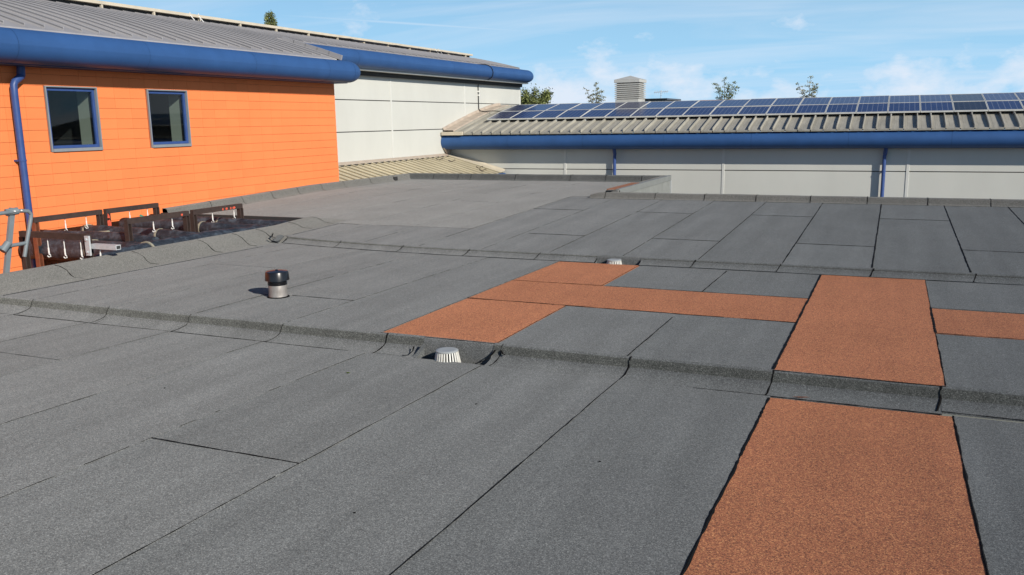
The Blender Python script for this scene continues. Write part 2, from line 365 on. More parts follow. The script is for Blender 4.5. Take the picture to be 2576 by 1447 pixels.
def line(surf, x0, y0, x1, y1, dz=0.006):
    n = max(1, int(math.hypot(x1-x0, y1-y0)/0.3)); return [(x0+(x1-x0)*i/n, y0+(y1-y0)*i/n, surf(x0+(x1-x0)*i/n, y0+(y1-y0)*i/n)+dz) for i in range(n+1)]
REDL = 'terracotta red mineral felt sheet'

# deck under the felt
dk = MB()
def deck(x0, x1, y0, y1, s): dk.grid(lambda x, y: (x, y, s(x, y)-0.010), frange(x0, x1, 0.5), frange(y0, y1, 0.5))
deck(XK, 6.5, -3, 5.13, zf); deck(XK, 6.5, 5.31, 9.12, z2); deck(XK, -3.1, 9.12, 9.6, z2); deck(XK, 6.5, 9.6, 14.80, z3); deck(-4.5, 6.5, 9.27, 9.6, z3); dk.grid(lambda x, v: (x, yedge(x)+.01+v*(9.6-yedge(x)-.01), z3(x, 9.5)-.01), frange(XK+.05, -4.5, .3), [0, 1])
deck(XP0+0.05, XK, 10.84, 14.80, z3); deck(XP0+0.05, -4.6, 14.80, 18.95, z3)
part('roof_deck', dk, M['deck'], flat)

# --- nearest level
XS = [-7.74, -7.2, -6.27, -5.33, -4.38, -3.44, -2.5, -1.53, -0.59, 0.39, 1.33, 2.3, 3.24, 4.2]
SW = {1: (0.003, .55), 2: (0.004, .42), 3: (0.003, .62), 4: (0.005, .42), 5: (0.0055, .38), 6: (0.0075, .22), 7: (0.008, -1), 8: (0.017, -1), 9: (0.012, -1), 10: (0.012, -1), 11: (.012, -1), 12: (.012, -1)}
CUT = {5: 3.12, 3: 2.2, 2: 4.1, 1: 3.3}
for i in range(len(XS)-1):
    a, b = XS[i], XS[i+1]; top = 5.105 if i == 8 else 5.135
    mat = M['red'] if i == 8 else M['felt'] if i < 5 else M['felt']; lb = REDL if i == 8 else None
    ys = [-2.5, CUT[i], top] if i in CUT else [-2.5, top]
    for j in range(len(ys)-1):
        s_ = sheet(a, b, ys[j], ys[j+1], zf, mat, lb)
        if i in SW and j == 0: bead(s_, line(zf, a, -1.0, a, top-0.02), *SW[i])
        if i == 6: bead(s_, line(zf, a, 2.6, a, top-.1), 0.0035, .78, .005, .005, 4.2, 'trim')
        if j == 1: bead(s_, line(zf, a, ys[j], b, ys[j]), 0.011 if i == 5 else 0.004, -1 if i == 5 else .4)
# --- middle level
X2 = [-7.74, -7.15, -6.2, -5.27, -4.33, -3.43, -2.48, -1.53, -0.6, 0.355, 1.3, 2.25, 3.2, 4.15]
E0, E1 = 5.325, 9.13
W2 = {1: (0.003, .6), 2: (0.003, .55), 3: (0.0045, .35), 4: (0.0045, .38)}
for i in range(5):
    E1x = (lambda x: yedge(x)-.125) if i < 4 else E1
    ys = {3: [E0, 6.31, E1x], 1: [E0, 7.6, E1x]}.get(i, [E0, E1x])
    for j in range(len(ys)-1):
        s_ = sheet(X2[i], X2[i+1], ys[j], ys[j+1], z2, M['felt'])
        ye_ = ys[j+1](X2[i]) if callable(ys[j+1]) else ys[j+1]
        if i in W2: bead(s_, line(z2, X2[i], ys[j]+0.05, X2[i], ye_), *W2[i])
        if j == 1: bead(s_, line(z2, X2[i]+(0.26 if i == 3 else 0), ys[j], X2[i+1], ys[j]-0.01), 0.009 if i == 3 else 0.004, -1 if i == 3 else .3)
r1 = sheet(-3.43, -2.48, E0, 6.76, z2, M['red'], REDL); bead(r1, line(z2, -3.43, E0, -3.43, 6.76), 0.006, .1); bead(r1, line(z2, -2.48, E0, -2.48, 6.75), 0.010, -1); bead(r1, line(z2, -3.43, E0-0.004, -2.48, E0-0.004, 0.003), 0.011, -1)
r2 = sheet(-3.43, -0.6, 6.765, 7.765, z2, M['red'], REDL, th=0.006); bead(r2, line(z2, -3.43, 6.765, -0.6, 6.735), 0.012, .02); bead(r2, line(z2, -3.43, 7.765, -0.6, 7.765), 0.010, -.2); bead(r2, line(z2, -3.43, 6.765, -3.43, 7.765), 0.006, .1)
r3 = sheet(-3.43, -2.49, 7.775, 9.115, z2, M['red'], REDL); bead(r3, line(z2, -2.49, 7.78, -2.49, 9.11), 0.010, -1); bead(r3, line(z2, -3.43, 7.78, -3.43, 9.11), 0.006, .1)
for a, b in ((-2.48, -1.53), (-1.53, -0.6)):
    q = sheet(a, b, E0, 6.755, z2, M['felt'])
    if a > -2: bead(q, line(z2, a, E0, a, 6.74), 0.010, .05)
    q = sheet(a, b, 7.775, 9.12, z2, M['felt'])
    if a > -2: bead(q, line(z2, a, 7.78, a, 9.05), 0.011, .15)
r4 = sheet(-0.6, 0.355, E0, 9.125, z2, M['red'], REDL, th=0.008)
bead(r4, line(z2, -0.6, E0, -0.6, 9.12), 0.020, -1, 0.006); bead(r4, line(z2, 0.355, E0, 0.355, 6.73), 0.009, -.3, .006); bead(r4, line(z2, 0.355, 6.73, 0.355, 7.7), 0.022, -1, .006); bead(r4, line(z2, .355, 7.7, .355, 9.1), 0.006, .1, .006); bead(r4, line(z2, -0.6, E0-0.004, .355, E0-0.004, 0.004), 0.011, -1)
q = sheet(0.355, 4.2, 6.735, 7.70, z2, M['red'], REDL); bead(q, line(z2, .355, 6.735, 4.2, 6.735), 0.011, -1); bead(q, line(z2, .355, 7.7, 4.2, 7.7), 0.008, -.2)
for i in range(9, 13):
    q = sheet(X2[i], X2[i+1], E0, 6.73, z2, M['felt']); q2 = sheet(X2[i], X2[i+1], 7.71, 9.125, z2, M['felt'])
    if i > 9: bead(q, line(z2, X2[i], E0, X2[i], 6.73), 0.01, -1); bead(q2, line(z2, X2[i], 7.71, X2[i], 9.1), 0.01, -1)
# --- far level
X3 = [-7.72, -7.1, -6.25, -5.38, -4.5, -3.62, -2.73, -1.88, -1.0, -0.13, 0.755, 1.61, 2.5, 3.4, 4.3]
C3 = {3: 13.1, 4: 10.6, 5: 13.05, 6: 10.58, 7: 13.05, 8: 10.62, 9: 13.03, 10: 10.62, 11: 13.0, 12: 10.6, 13: 13.0}
W3 = {4: (0.006, .38), 5: (0.009, .2), 6: (0.010, .12), 7: (0.011, .05), 8: (0.015, -1), 9: (0.018, -1), 10: (0.018, -1), 11: (0.017, -1), 12: (.017, -1), 13: (.017, -1), 1: (.004, .5), 2: (.005, .5), 3: (0.007, .4)}
for i in range(len(X3)-1):
    a, b = X3[i], X3[i+1]; ymid = C3.get(i, 10.8); yend = 14.77 if i > 3 else (14.98 if i == 3 else None)
    q = sheet(a, b, lambda x: yedge(x)+0.012, ymid, z3, M['felt'] if i < 2 else M['felt'])
    if i in W3: bead(q, line(z3, a, yedge(a)+.03, a, ymid), *W3[i])
    if yend:
        q = sheet(a, b, ymid+0.004, yend, z3, M['felt']); bead(q, line(z3, a, ymid, a, yend-.04), *W3[i])
        bead(q, line(z3, a+(0.08 if i == 4 else 0), ymid, b, ymid-0.03), 0.014, .08)
    else: bead(q, line(z3, a, ymid, b, ymid), 0.007, .35)
# warm grey sheets of the far left wing
xw = [-11.06, -10.15, -9.2, -8.25, -7.3, -6.34, -5.38]
for i in range(len(xw)-1):
    y0 = 10.80 if xw[i] >= -7.6 else 10.85
    cutw = [13.6, 16.2, 12.4, 15.3, 13.9, 12.9][i]
    for y_a, y_b in ((y0, cutw), (cutw+.004, 18.86)):
        q = sheet(xw[i] if i else -11.04, xw[i+1] if (y_a < 11 or i < 5) else -5.38, y_a, y_b, z3, M['feltw'])
        bead(q, line(z3, xw[i+1], y_a, xw[i+1], y_b), 0.006, .72)
        if y_a > 11: bead(q, line(z3, xw[i], y_a, xw[i+1], y_a), 0.006, .68)
q = sheet(-5.38, -4.72, 14.99, 18.86, z3, M['feltw']); bead(q, line(z3, -5.38, 15, -4.75, 15), 0.006, .3)

# --- step faces: strips dressed over the insulation edge
def prof1(x, base, foot):
    """(dy from the edge, z): rounded arris, steep face, soft fillet"""
    zt = 0.0
    return [(0.012, zt+.004), (0.0, zt), (-0.013, zt-.007), (-0.022, zt-.026), (-0.030, base+.050), (-0.052, base+.030), (-0.095, base+.016), (-0.14, base+.007), (foot, base+.004), (foot-.002, base-.004)]
def strip(x0, x1, ye, zt, zb, foot=-0.19, dz=0.0, flat_face=False, name='step_flashing'):
    mb = MB(); us = frange(x0, x1, 0.08)
    def P(u, k):
        e = ye(u); b = zb(u, e-0.17)-zt(u, e)
        if flat_face: pr = [(0.012, .004), (0.0, 0), (-0.012, -.008), (-0.018, -.03), (-0.02, -.10), (-0.02, -.235)]
        else: pr = prof1(u, b, foot)
        d, z = pr[k]; w = 0.002*nz(u*1.3, k*0.4, x0)
        return (u, e+d+(w if 1 < k else 0), zt(u, e)+z+dz+ (0.0012*nz(u*2, k*.5, 2) if 2 < k < 8 else 0))
    nk = 6 if flat_face else 10
    mb.grid(P, us, list(range(nk)), flip=True)
    if not flat_face:       # steep part duller: algal stain, and face shading put into its colour
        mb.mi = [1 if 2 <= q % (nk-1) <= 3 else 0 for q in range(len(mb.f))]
    return part(name, mb, [M['felt'], M['algae_shade']], flat, smooth=True, loc=((x0+x1)/2, ye(x0), 0)), P
def wavejoint(parent, P, x, nk=10, w=0.010, k0=1, drift=-0.03, gap=-1):
    pts = []
    for k in range(k0, nk-1):
        p = Vector(P(x, k)); p.x += drift*(k/nk)**2*2.0 + 0.006*nz(k*1.3, x); pts.append(p)
    bead(parent, pts, w, gap, 0.003, 0.003)
S1 = (-3.05, -2.49); S2 = (-3.02, -2.50)
J1 = [-7.74, -7.15, -6.2, -5.27, -4.32, -3.36, S1[0], S1[1], -2.425, -1.5, -0.595, 0.335, 1.28, 2.23, 3.2, 4.15]
e1 = lambda x: 5.318
for i in range(len(J1)-1):
    a, b = J1[i], J1[i+1]; sump = (a == S1[0])
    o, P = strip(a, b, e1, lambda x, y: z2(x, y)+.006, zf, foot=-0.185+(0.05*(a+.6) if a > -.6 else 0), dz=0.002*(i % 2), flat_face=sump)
    if a not in (-7.74, S1[0], S1[1]): wavejoint(o, P, a, w=0.009 if a < -3.5 else 0.014, drift=-0.04 if a < -3.5 else -0.02)
    if not sump:
        if a < -3.4 and b <= -3.3: bead(o, [P(u, 8) for u in frange(a, b if b < -3.4 else -3.6, .2)], 0.011, -1, .003)
        if a >= -1.0: bead(o, [P(u, 8) for u in frange(a, b, .2)], 0.011, -1, .003)
        if a == -1.5: bead(o, [P(u, 8) for u in frange(-1.05, b, .2)], 0.007, .1, .003)
J2 = [-7.6, -6.6, -5.59, -4.64, -3.72, S2[0], S2[1], -1.9, -1.01, -0.11, 0.80, 1.7, 2.6, 3.5, 4.3]
for i in range(len(J2)-1):
    a, b = J2[i], J2[i+1]; sump = (a == S2[0])
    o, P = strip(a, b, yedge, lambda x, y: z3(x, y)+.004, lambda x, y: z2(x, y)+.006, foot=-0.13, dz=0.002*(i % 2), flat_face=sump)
    if a not in (-7.6, S2[0], S2[1]): wavejoint(o, P, a, w=0.016, drift=-0.03)
    if a == -7.6: bead(o, [P(u, 8) for u in frange(-7.45, -6.65, .2)], 0.007, .1, .003)
bead(o, [P(1.75, 2)]+[P(1.75, 5)], .008)
# sumps with their sides
for (a, b), y0, y1, s_, zb in ((S1, 5.135, 5.298, zf, -.24), (S2, 9.125, 9.24, z2, -.20)):
    mb = MB(); c = [(a, y0), (b, y0), (b, y1+.005), (a, y1+.005)]
    mb.add([(x, y, zb) for x, y in c], [(0, 1, 2, 3)])
    mb.add([(a, y0, zb), (b, y0, zb), (b, y0, s_(b, y0)), (a, y0, s_(a, y0))], [(0, 1, 2, 3)])
    for x in (a, b):
        zt = [s_(x, y0)+.002, s_(x, y0+.05)+.004, s_(x, y0+.08)+.012, s_(x, y0+.11)+.03, s_(x, y1)+.085]
        ys = [y0, y0+.05, y0+.08, y0+.11, y1]; mb.add([(x, y, zb) for y in ys]+[(x, y, z) for y, z in zip(ys, zt)], [(i, i+1, i+6, i+5) for i in range(4)])
    part('sump_lining', mb, M['felt'], flat)
# torn, lifted flaps of felt either side of the near sump
bead(o, [(-2.475, 5.302, -.035), (-2.482, 5.27, -.060), (-2.50, 5.22, -.085), (-2.535, 5.16, -.100), (-2.56, 5.135, -.103)], 0.020, -1, .008, .001)
fl = MB()
fl.grid(lambda u, v: (S1[0]-0.03+0.05*u+0.02*v, 5.15+0.10*v, zf(-3, 5.2)+0.006+0.06*math.sin(2.4*u)*v+.02*v), [0, .25, .5, .75, 1], [0, .3, .6, 1])
q = part('felt_flap', fl, M['felt'], flat, smooth=True)
bead(q, [(S1[0]-.05, 5.24, -.055), (S1[0]-.035, 5.2, -.075), (S1[0]-.05, 5.16, -.098), (S1[0]-.09, 5.14, -.1)], 0.012, -1, .006)
bead(q, line(zf, -3.36, 5.13, -3.1, 5.12, .01), 0.004, .1)
bead(q, [(-2.43, 5.29, -.035), (-2.41, 5.27, -.052), (-2.385, 5.262, -.058)], 0.014, -1, .008)

# --- kerb beside the pit
def kbase(y):
    if y < 5.2: return zf(XK, y)
    if y < 5.34: a = (y-5.2)/.14; return zf(XK, y)*(1-a)+z2(XK, y)*a
    if y < 9.45: return z2(XK, y)
    if y < 9.62: a = (y-9.45)/.17; return z2(XK, y)*(1-a)+z3(XK, y)*a
    return z3(XK, y)
def ktop(y): return 0.12 if y < 10 else 0.12+0.045*min(1, (y-10)/.9)
def kprof(y, k):
    b = kbase(y); T = ktop(y); H = T-b
    pr = [(XK+.12, .004), (XK+.02, .006), (XK-.05, .02), (XK-.12, .08/.16*.34*H/.12*.12/.12 if False else .30*H), (XK-.22, .62*H), (XK-.31, .88*H), (XK-.38, .97*H), (XK-.425, H), (XK-.43, -.25)]
    x, z = pr[k]; foot = (yedge(XK)-y)
    return (x+0.004*nz(y*1.1, k*.3), y, b+z+0.002*nz(y*1.5, k*.4, 4))
KJ = [3.0, 4.2, 5.35, 6.32, 7.35, 8.4, 9.05, 9.53, 10.25, 10.8, 11.25]
for i in range(len(KJ)-1):
    mb = MB(); ys = frange(KJ[i], KJ[i+1], 0.1)
    last = i == len(KJ)-2
    def PK(y, k, last=last):
        p = kprof(min(y, 10.8), k); 
        if last:
            a = min(1, max(0, (y-10.8)/.45)); p = (p[0]+(XK+.12-p[0])*a*.6, y, p[2]*(1-a)+(z3(XK, y)+.004)*a if k < 8 else -.1)
        return p
    mb.grid(PK, ys, list(range(9)), flip=False)
    o = part('kerb_flashing', mb, M['feltw'], flat, smooth=True, loc=(XK, KJ[i], 0))
    if i > 1:
        pts = [Vector(PK(KJ[i], k)) for k in range(6, 0, -1)]
        for n_, p in enumerate(pts): p.y += 0.02*n_*math.sin(n_*1.3)*.6
        bead(o, pts, 0.010, .12, .003)
    if KJ[i+1] <= 9.1 and i > 1: bead(o, [PK(y, 0) for y in frange(KJ[i], min(KJ[i+1], 9.3), .2)], 0.013, -1, .003)
    if 9.5 < KJ[i] < 10.8: bead(o, [PK(y, 0) for y in frange(KJ[i], KJ[i+1], .2)], 0.010, .05, .003)
# puckered dark corner where the far step meets the kerb
mb = MB().grid(lambda u, v: (XK+.10-.14*v, 9.40+.14*u, z2(XK, 9.4)+.012+.07*u+.025*math.sin(3.1*v)+.01*nz(u*9, v*9)), frange(0, 1, .2), frange(0, 1, .2))
q = part('felt_pucker', mb, M['felt'], flat, smooth=True); bead(q, [(XK-.04, 9.36, 0.02), (XK+.0, 9.37, -.015), (XK+.08, 9.38, -.03), (XK+.14, 9.42, -.012)], .028, -1, .012); bead(q, [(XK-.06, 9.5, .06), (XK-.02, 9.42, .03), (XK+.05, 9.41, .01)], .02, -1, .015)

# pit walls below the roof edges
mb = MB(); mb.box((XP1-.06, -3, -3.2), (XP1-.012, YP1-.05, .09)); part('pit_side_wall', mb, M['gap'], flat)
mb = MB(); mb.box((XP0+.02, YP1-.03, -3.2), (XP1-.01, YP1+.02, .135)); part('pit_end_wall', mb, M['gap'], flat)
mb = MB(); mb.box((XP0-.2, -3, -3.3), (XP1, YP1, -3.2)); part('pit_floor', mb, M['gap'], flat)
mb = MB(); mb.grid(lambda x, k: (x, [YP1+.12, YP1+.0, YP1-.035, YP1-.037][k], z3(x, 10.9)+[.004, .006, -.003, -.06][k]), frange(XP0+.12, XK-.3, .2), [0, 1, 2, 3], flip=True)
part('edge_flashing', mb, M['feltw'], flat, smooth=True)

# upstand against the orange wall and low parapets of the far wing
def run(name, fn, joints, mat, step=0.15, w=0.009, gap=-1, kk=None, nk=6, flip=False, axis='y', jit=0.0015):
    for i in range(len(joints)-1):
        a, b = joints[i], joints[i+1]; mb = MB()
        mb.grid(lambda u, k: Vector(fn(u, k))+Vector((0, 0, jit*(i % 2))), frange(a, b, step), list(range(nk)), flip=flip)
        p0 = fn(a, 0); o = part(name, mb, mat, flat, smooth=True, loc=p0)
        if i: bead(o, [Vector(fn(a, k))+Vector((0, 0, .002)) for k in (kk or range(nk-1))], w, gap, .003, .003)
def up(y, k):
    b = z3(-11, y); pr = [(-10.98, .004), (-11.03, .012), (-11.07, .045), (-11.10, .125), (-11.13, .14), (-11.20, .142), (-11.215, -.1)]
    x, z = pr[k]; return (x+.004*nz(y*2, k), y, b+z+.003*nz(y*1.5, 3))
run('upstand_flashing', up, [10.86, 11.88, 12.71, 13.55, 14.36, 15.17, 16.0, 17.06, 18.08, 18.9], M['feltw'], nk=6, w=.012)
part('flashing_end', MB().add([Vector(up(10.862, k)) for k in range(6)]+[(-11.2, 10.862, .14)], [tuple(range(7)), tuple(reversed(range(7)))]), M['feltw'], flat)
def fp(x, k):
    b = z3(x, 18.8); pr = [(18.74, .004), (18.80, .012), (18.84, .05), (18.87, .125), (18.90, .14), (19.05, .142), (19.055, -.06)]
    y, z = pr[k]; return (x, y+.005*nz(x*2, k), b+z+.004*nz(x*1.5, 3))
run('parapet_flashing', fp, [-11.2, -10.4, -9.72, -9.37, -8.2, -6.81, -5.96, -5.12, -4.56], M['felt'], nk=7, flip=True, w=.014)
q = part('felt_patch', MB().bevbox((-11.08, 18.05, .175), (-11.035, 18.2, .27), .01), M['deck'], flat)
def pp(x, k):
    b = z3(x, 14.7); pr = [(14.70, .004), (14.765, .010), (14.80, .03), (14.825, .085), (14.84, .10), (15.02, .10), (15.025, -.1)]
    y, z = pr[k]; s_ = 1.0 if x > -4.85 else max(.5, 1-(-4.85-x)*3)
    return (x, y+.005*nz(x*2.3, k), b+z*s_+.004*nz(x*1.4, 7))
run('parapet_flashing', pp, [-4.98, -4.69, -3.78, -2.92, -2.06, -1.2, -0.34, 0.53, 1.39, 2.26, 3.13, 4.0, 4.9, 5.8, 6.6], M['feltw'], nk=7, flip=True, w=.013)
bead(flat.children[-1] if False else q, [Vector(pp(x, 0)) for x in frange(-5.4, 5.8, .25)], 0.012, .0, .003)
# side parapet of the far wing with its pale metal edge
def sp_(y, k):
    b = z3(-4.7, 18); pr = [(-4.80, .004), (-4.76, .02), (-4.73, .10), (-4.70, .135), (-4.56, .14)]
    x, z = pr[k]; return (x+.004*nz(y*2, k), y, b+z+.003*nz(y*1.5, 3))
run('parapet_flashing', sp_, [14.9, 15.9, 16.9, 17.9, 18.9], M['feltw'], nk=5, w=.01, gap=.2)
part('edge_trim', MB().box((-4.56, 15.03, .205), (-4.50, 19.05, .312)), M['conc2'], flat)
part('rusty_edge_strip', MB().box((-4.74, 15.06, .29), (-4.57, 16.7, .3105)), M['rust'], flat)
part('parapet_end', MB().add([(-4.80, 14.95, .16), (-4.76, 14.95, .19), (-4.73, 14.95, .262), (-4.70, 14.95, .296), (-4.50, 14.95, .300), (-4.50, 14.95, .16)], [(0, 5, 4, 3, 2, 1)]).add([(-4.80, 14.951, .16), (-4.80, 15.2, .16), (-4.5, 15.2, .16), (-4.5, 14.951, .16), (-4.5, 14.951, .30), (-4.5, 15.05, .30)], [(3, 2, 5, 4)]), M['feltw'], flat)
part('outer_wall', MB().box((-4.58, 15.03, -4), (-4.515, 19.04, .204)), M['concrete'], flat)
part('corner_trim', MB().box((-4.52, 18.98, -4), (-4.49, 19.045, .204)), M['grey'], flat)
part('outer_wall', MB().box((-4.5, 14.9, -4), (6.6, 15.02, .16)), M['concrete'], flat)
part('outer_wall', MB().box((-11.2, 18.95, -4), (-4.585, 19.04, .16)), M['concrete'], flat)

for o in flat.children:      # sunlight scattered back toward the viewer, painted into sheet tones: lighter, warmer leftward
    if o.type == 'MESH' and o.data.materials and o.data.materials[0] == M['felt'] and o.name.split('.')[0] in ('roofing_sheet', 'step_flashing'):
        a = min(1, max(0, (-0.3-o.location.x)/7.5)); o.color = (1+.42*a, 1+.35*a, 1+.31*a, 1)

for o in flat.children:
    if o.name.split('.')[0] in ('kerb_flashing', 'upstand_flashing', 'parapet_flashing'): o.color = (.84, .83, .80, 1)

# ------------------------------------------------------------------ things on the roof
vp = root('vent_pipe', (-5.10, 6.225, z2(-5.1, 6.22)+.004), 'short metal vent pipe with black plastic cap standing on the grey felt', 'vent pipe')
c = (-5.10, 6.225, z2(-5.1, 6.22)+.004)
part('pipe_body', MB().lathe([(.086, 0), (.086, .004), (.0845, .01), (.083, .06), (.085, .115), (.084, .118)], c), M['silver'], vp, smooth=True)
part('base_weld', MB().lathe([(.105, 0), (.10, .006), (.088, .010)], c), M['bitumen'], vp, smooth=True)
part('collar', MB().lathe([(.086, .115), (.0875, .12), (.0875, .128), (.085, .130), (.088, .134), (.088, .142), (.085, .145), (.083, .17)], c), M['blackpl'], vp, smooth=True)
part('cap', MB().lathe([(.09, .165), (.111, .160), (.110, .166), (.104, .228), (.099, .238), (.06, .246), (.015, .249), (.008, .256), (0.001, .257)], c, 36), M['blackpl'], vp, smooth=True)

def outlet(c, label):
    r = root('roof_outlet', c, label, 'roof drain', 'roof outlets in the sumps')
    part('dome_top', MB().lathe([(.060, .150), (.072, .150), (.080, .154), (.081, .160), (.074, .165), (.055, .166), (.01, .163)], c), M['grey'], r, smooth=True)
    part('gap_shade_cone', MB().lathe([(.094, .012), (.062, .149)], c), M['gap'], r)  # added dark cone: shade between the ribs put into its colour
    part('base_ring', MB().lathe([(.12, 0), (.13, .004), (.125, .014), (.10, .016)], c), M['whiteout'], r, smooth=True)
    mb0 = MB().add([(-.0045, .078, .156), (.0045, .078, .156), (.0055, .108, .01), (-.0055, .108, .01), (-.0045, .070, .156), (.0045, .070, .156), (.0055, .100, .01), (-.0055, .100, .01)], [(0,1,2,3),(7,6,5,4),(0,3,7,4),(1,5,6,2),(0,4,5,1),(3,2,6,7)])
    me = mb0.mesh('rib', M['whiteout'])
    for k in range(26):
        o = bpy.data.objects.new('rib', me); COL.objects.link(o); o.parent = r; o.rotation_euler = (0, 0, 2*math.pi*k/26)
outlet((-2.80, 5.185, -.195), 'larger white ribbed drain cover in the sump at the near felt step')
outlet((-2.80, 9.185, -.162), 'small distant white ribbed drain cover behind the red felt sheet at the far step')
lf = MB().add([(0, 0, .012), (.018, .008, .006), (.038, .002, .014), (.016, -.012, .008)], [(0, 3, 2, 1), (0, 1, 2, 3)])
lf.v = [(v[0]-3.25, v[1]+4.6, v[2]+zf(-3.25, 4.6)) for v in lf.v]
single('leaf', lf, M['leaf'], (-3.25, 4.6, zf(-3.25, 4.6)), 'tiny yellow green leaf lying on the near grey felt', 'leaf')
CL = ['black crumb of bitumen alone on the left side of the near felt', 'black crumb of bitumen near the bottom edge, left of a long black seam', 'black crumb of bitumen between the last two seams before the red sheet', 'black crumb of bitumen on the felt just below the near drain cover']
for px, (x, y, s_) in enumerate([(-4.1, 3.85, zf), (-1.95, 2.75, zf), (-1.2, 3.7, zf), (-2.15, 4.3, zf)]):
    z = s_(x, y)+.006
    mb = MB().add([(x, y, z), (x+.010, y+.003, z+.001), (x+.012, y+.009, z+.004), (x+.001, y+.007, z+.005)], [(0, 1, 2, 3), (3, 2, 1, 0)])
    single('bitumen_crumb', mb, M['bitumen'], (x, y, z), CL[px], 'crumb', 'bitumen crumbs on the near felt')
sc_ = MB().add([(-.47, 5.155, 0), (-.40, 5.165, .004), (-.36, 5.175, .002), (-.42, 5.150, .001)], [(0, 1, 2, 3), (3, 2, 1, 0)]); sc_.v = [(a, b, c_+zf(-.4, 5.16)+.012) for a, b, c_ in sc_.v]
single('felt_scrap', sc_, M['red'], (-.47, 5.155, zf(-.4, 5.16)+.012), 'tiny scrap of orange red felt lying above the nearest red sheet', 'scrap')

# ------------------------------------------------------------------ left building (orange tiles, then pale panels)
hall = root('orange_building', (-11.2, 8, -4), 'long hall with orange tiled wall, blue tube eaves and pale panelled rear wing', 'building')
XT = -11.2; WIN = [(8.89, 9.785), (10.765, 11.645)]; WZ = (1.215, 2.157)
wall = MB()
YW0 = -2.0
segs = [(YW0, WIN[0][0]), (WIN[0][1], WIN[1][0]), (WIN[1][1], 15.985)]
for a, b in segs: wall.box((-11.5, a, -4), (XT-.014, b, 2.44))
for a, b in WIN:
    wall.box((-11.5, a, -4), (XT-.014, b, WZ[0])); wall.box((-11.5, a, WZ[1]), (XT-.014, b, 2.44))
wallo = part('wall', wall, M['joint'], hall, 'orange tiled wall')
TW, TH = 0.31, 0.157
cand = []
y = 8.56-TW*36
rows = [2.0+.157*k for k in range(2, -40, -1)]
for kz, z0 in enumerate(rows):
    z1 = min(z0+TH, 2.44)
    if z1 < -3.2: break
    for j in range(0, 62):
        ya = 8.56+TW*(j-34); yb = min(ya+TW, 15.985)
        if ya >= 15.98 or yb < YW0: continue
        for a, b in WIN:
            if z0 > WZ[0]-.01 and z1 < WZ[1]+.01 and yb > a and ya < b:
                if ya < a: yb = a
                elif yb > b: ya = b
                else: yb = ya
        if yb-ya < .04: continue
        cand.append((ya, yb, z0, z1))
vis = sorted([c_ for c_ in cand if c_[1] > 7.9 and c_[2] > -0.2], key=lambda c_: c_[0])
indiv = set(vis[:300]); full = {}
def tile_mesh(w, h):
    k = (round(w, 3), round(h, 3))
    if k not in full:
        full[k] = MB().bevbox((-.013, .0012, .0014), (0, w-.0012, h-.0024), .001).mesh('wall_tile', M['orange'])
    return full[k]
rest = MB()
for c_ in cand:
    ya, yb, z0, z1 = c_
    if c_ in indiv:
        o = part('wall_tile', tile_mesh(yb-ya, z1-z0), None, wallo, loc=(XT+random.uniform(-.0008, .0012), ya, z0)); o.rotation_euler = (random.uniform(-.001, .001), random.uniform(-.006, .004), random.uniform(-.003, .003))
    else:
        d = random.uniform(-.001, .0012); rest.box((XT-.013, ya+.0008, z0+.0018), (XT+d, yb-.0008, z1-.0035))
part('wall_tiles', rest, M['orange'], wallo, kind='stuff')
part('gable_wall', MB().box((-12.5, 15.9, -4), (XT-.02, 15.98, 2.5)), M['orange'], hall)
for n_, (a, b) in enumerate(WIN):
    w = root('window', (XT, a, WZ[0])); w.parent = hall; w.location = Vector((XT, a, WZ[0]))-ORG[hall.name]
    z0, z1 = WZ
    s_ = MB(); s_.box((XT-.09, a, z0), (XT+.014, a+.020, z1)); s_.box((XT-.09, b-.020, z0), (XT+.014, b, z1)); s_.box((XT-.09, a+.020, z1-.018), (XT+.014, b-.020, z1)); s_.box((XT-.09, a+.020, z0), (XT+.030, b-.020, z0+.045))
    part('surround', s_, M['surround'], w)
    f_ = MB(); q0, q1, r0, r1_ = a+.024, b-.024, z0+.047, z1-.024; t_ = .042
    f_.box((XT-.075, q0, r0), (XT-.03, q0+t_, r1_)); f_.box((XT-.075, q1-t_, r0), (XT-.03, q1, r1_)); f_.box((XT-.075, q0+t_, r1_-t_), (XT-.03, q1-t_, r1_)); f_.box((XT-.075, q0+t_, r0), (XT-.03, q1-t_, r0+t_))
    part('frame', f_, M['bluepipe'], w)
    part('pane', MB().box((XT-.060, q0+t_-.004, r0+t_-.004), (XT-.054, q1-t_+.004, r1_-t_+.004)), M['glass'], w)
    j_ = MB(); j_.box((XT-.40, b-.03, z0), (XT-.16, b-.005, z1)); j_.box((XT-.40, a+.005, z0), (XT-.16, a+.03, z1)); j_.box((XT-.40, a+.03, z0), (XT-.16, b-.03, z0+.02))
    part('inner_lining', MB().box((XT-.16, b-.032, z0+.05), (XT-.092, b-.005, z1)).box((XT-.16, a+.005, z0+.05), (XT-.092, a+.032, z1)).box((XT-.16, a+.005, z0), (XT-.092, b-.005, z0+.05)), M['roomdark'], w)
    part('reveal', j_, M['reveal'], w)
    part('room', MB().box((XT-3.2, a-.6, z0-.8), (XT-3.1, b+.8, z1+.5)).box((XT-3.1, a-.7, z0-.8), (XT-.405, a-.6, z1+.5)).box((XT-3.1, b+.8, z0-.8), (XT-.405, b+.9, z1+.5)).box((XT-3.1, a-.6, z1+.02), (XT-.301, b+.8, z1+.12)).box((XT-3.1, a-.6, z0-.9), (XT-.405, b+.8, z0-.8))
         .box((XT-.41, a-.6, z0-.8), (XT-.402, a+.004, z1+.1)).box((XT-.41, b-.004, z0-.8), (XT-.402, b+.8, z1+.1)).box((XT-.41, a+.004, z0-.8), (XT-.402, b-.004, z0-.002)), M['roomdark'], w)

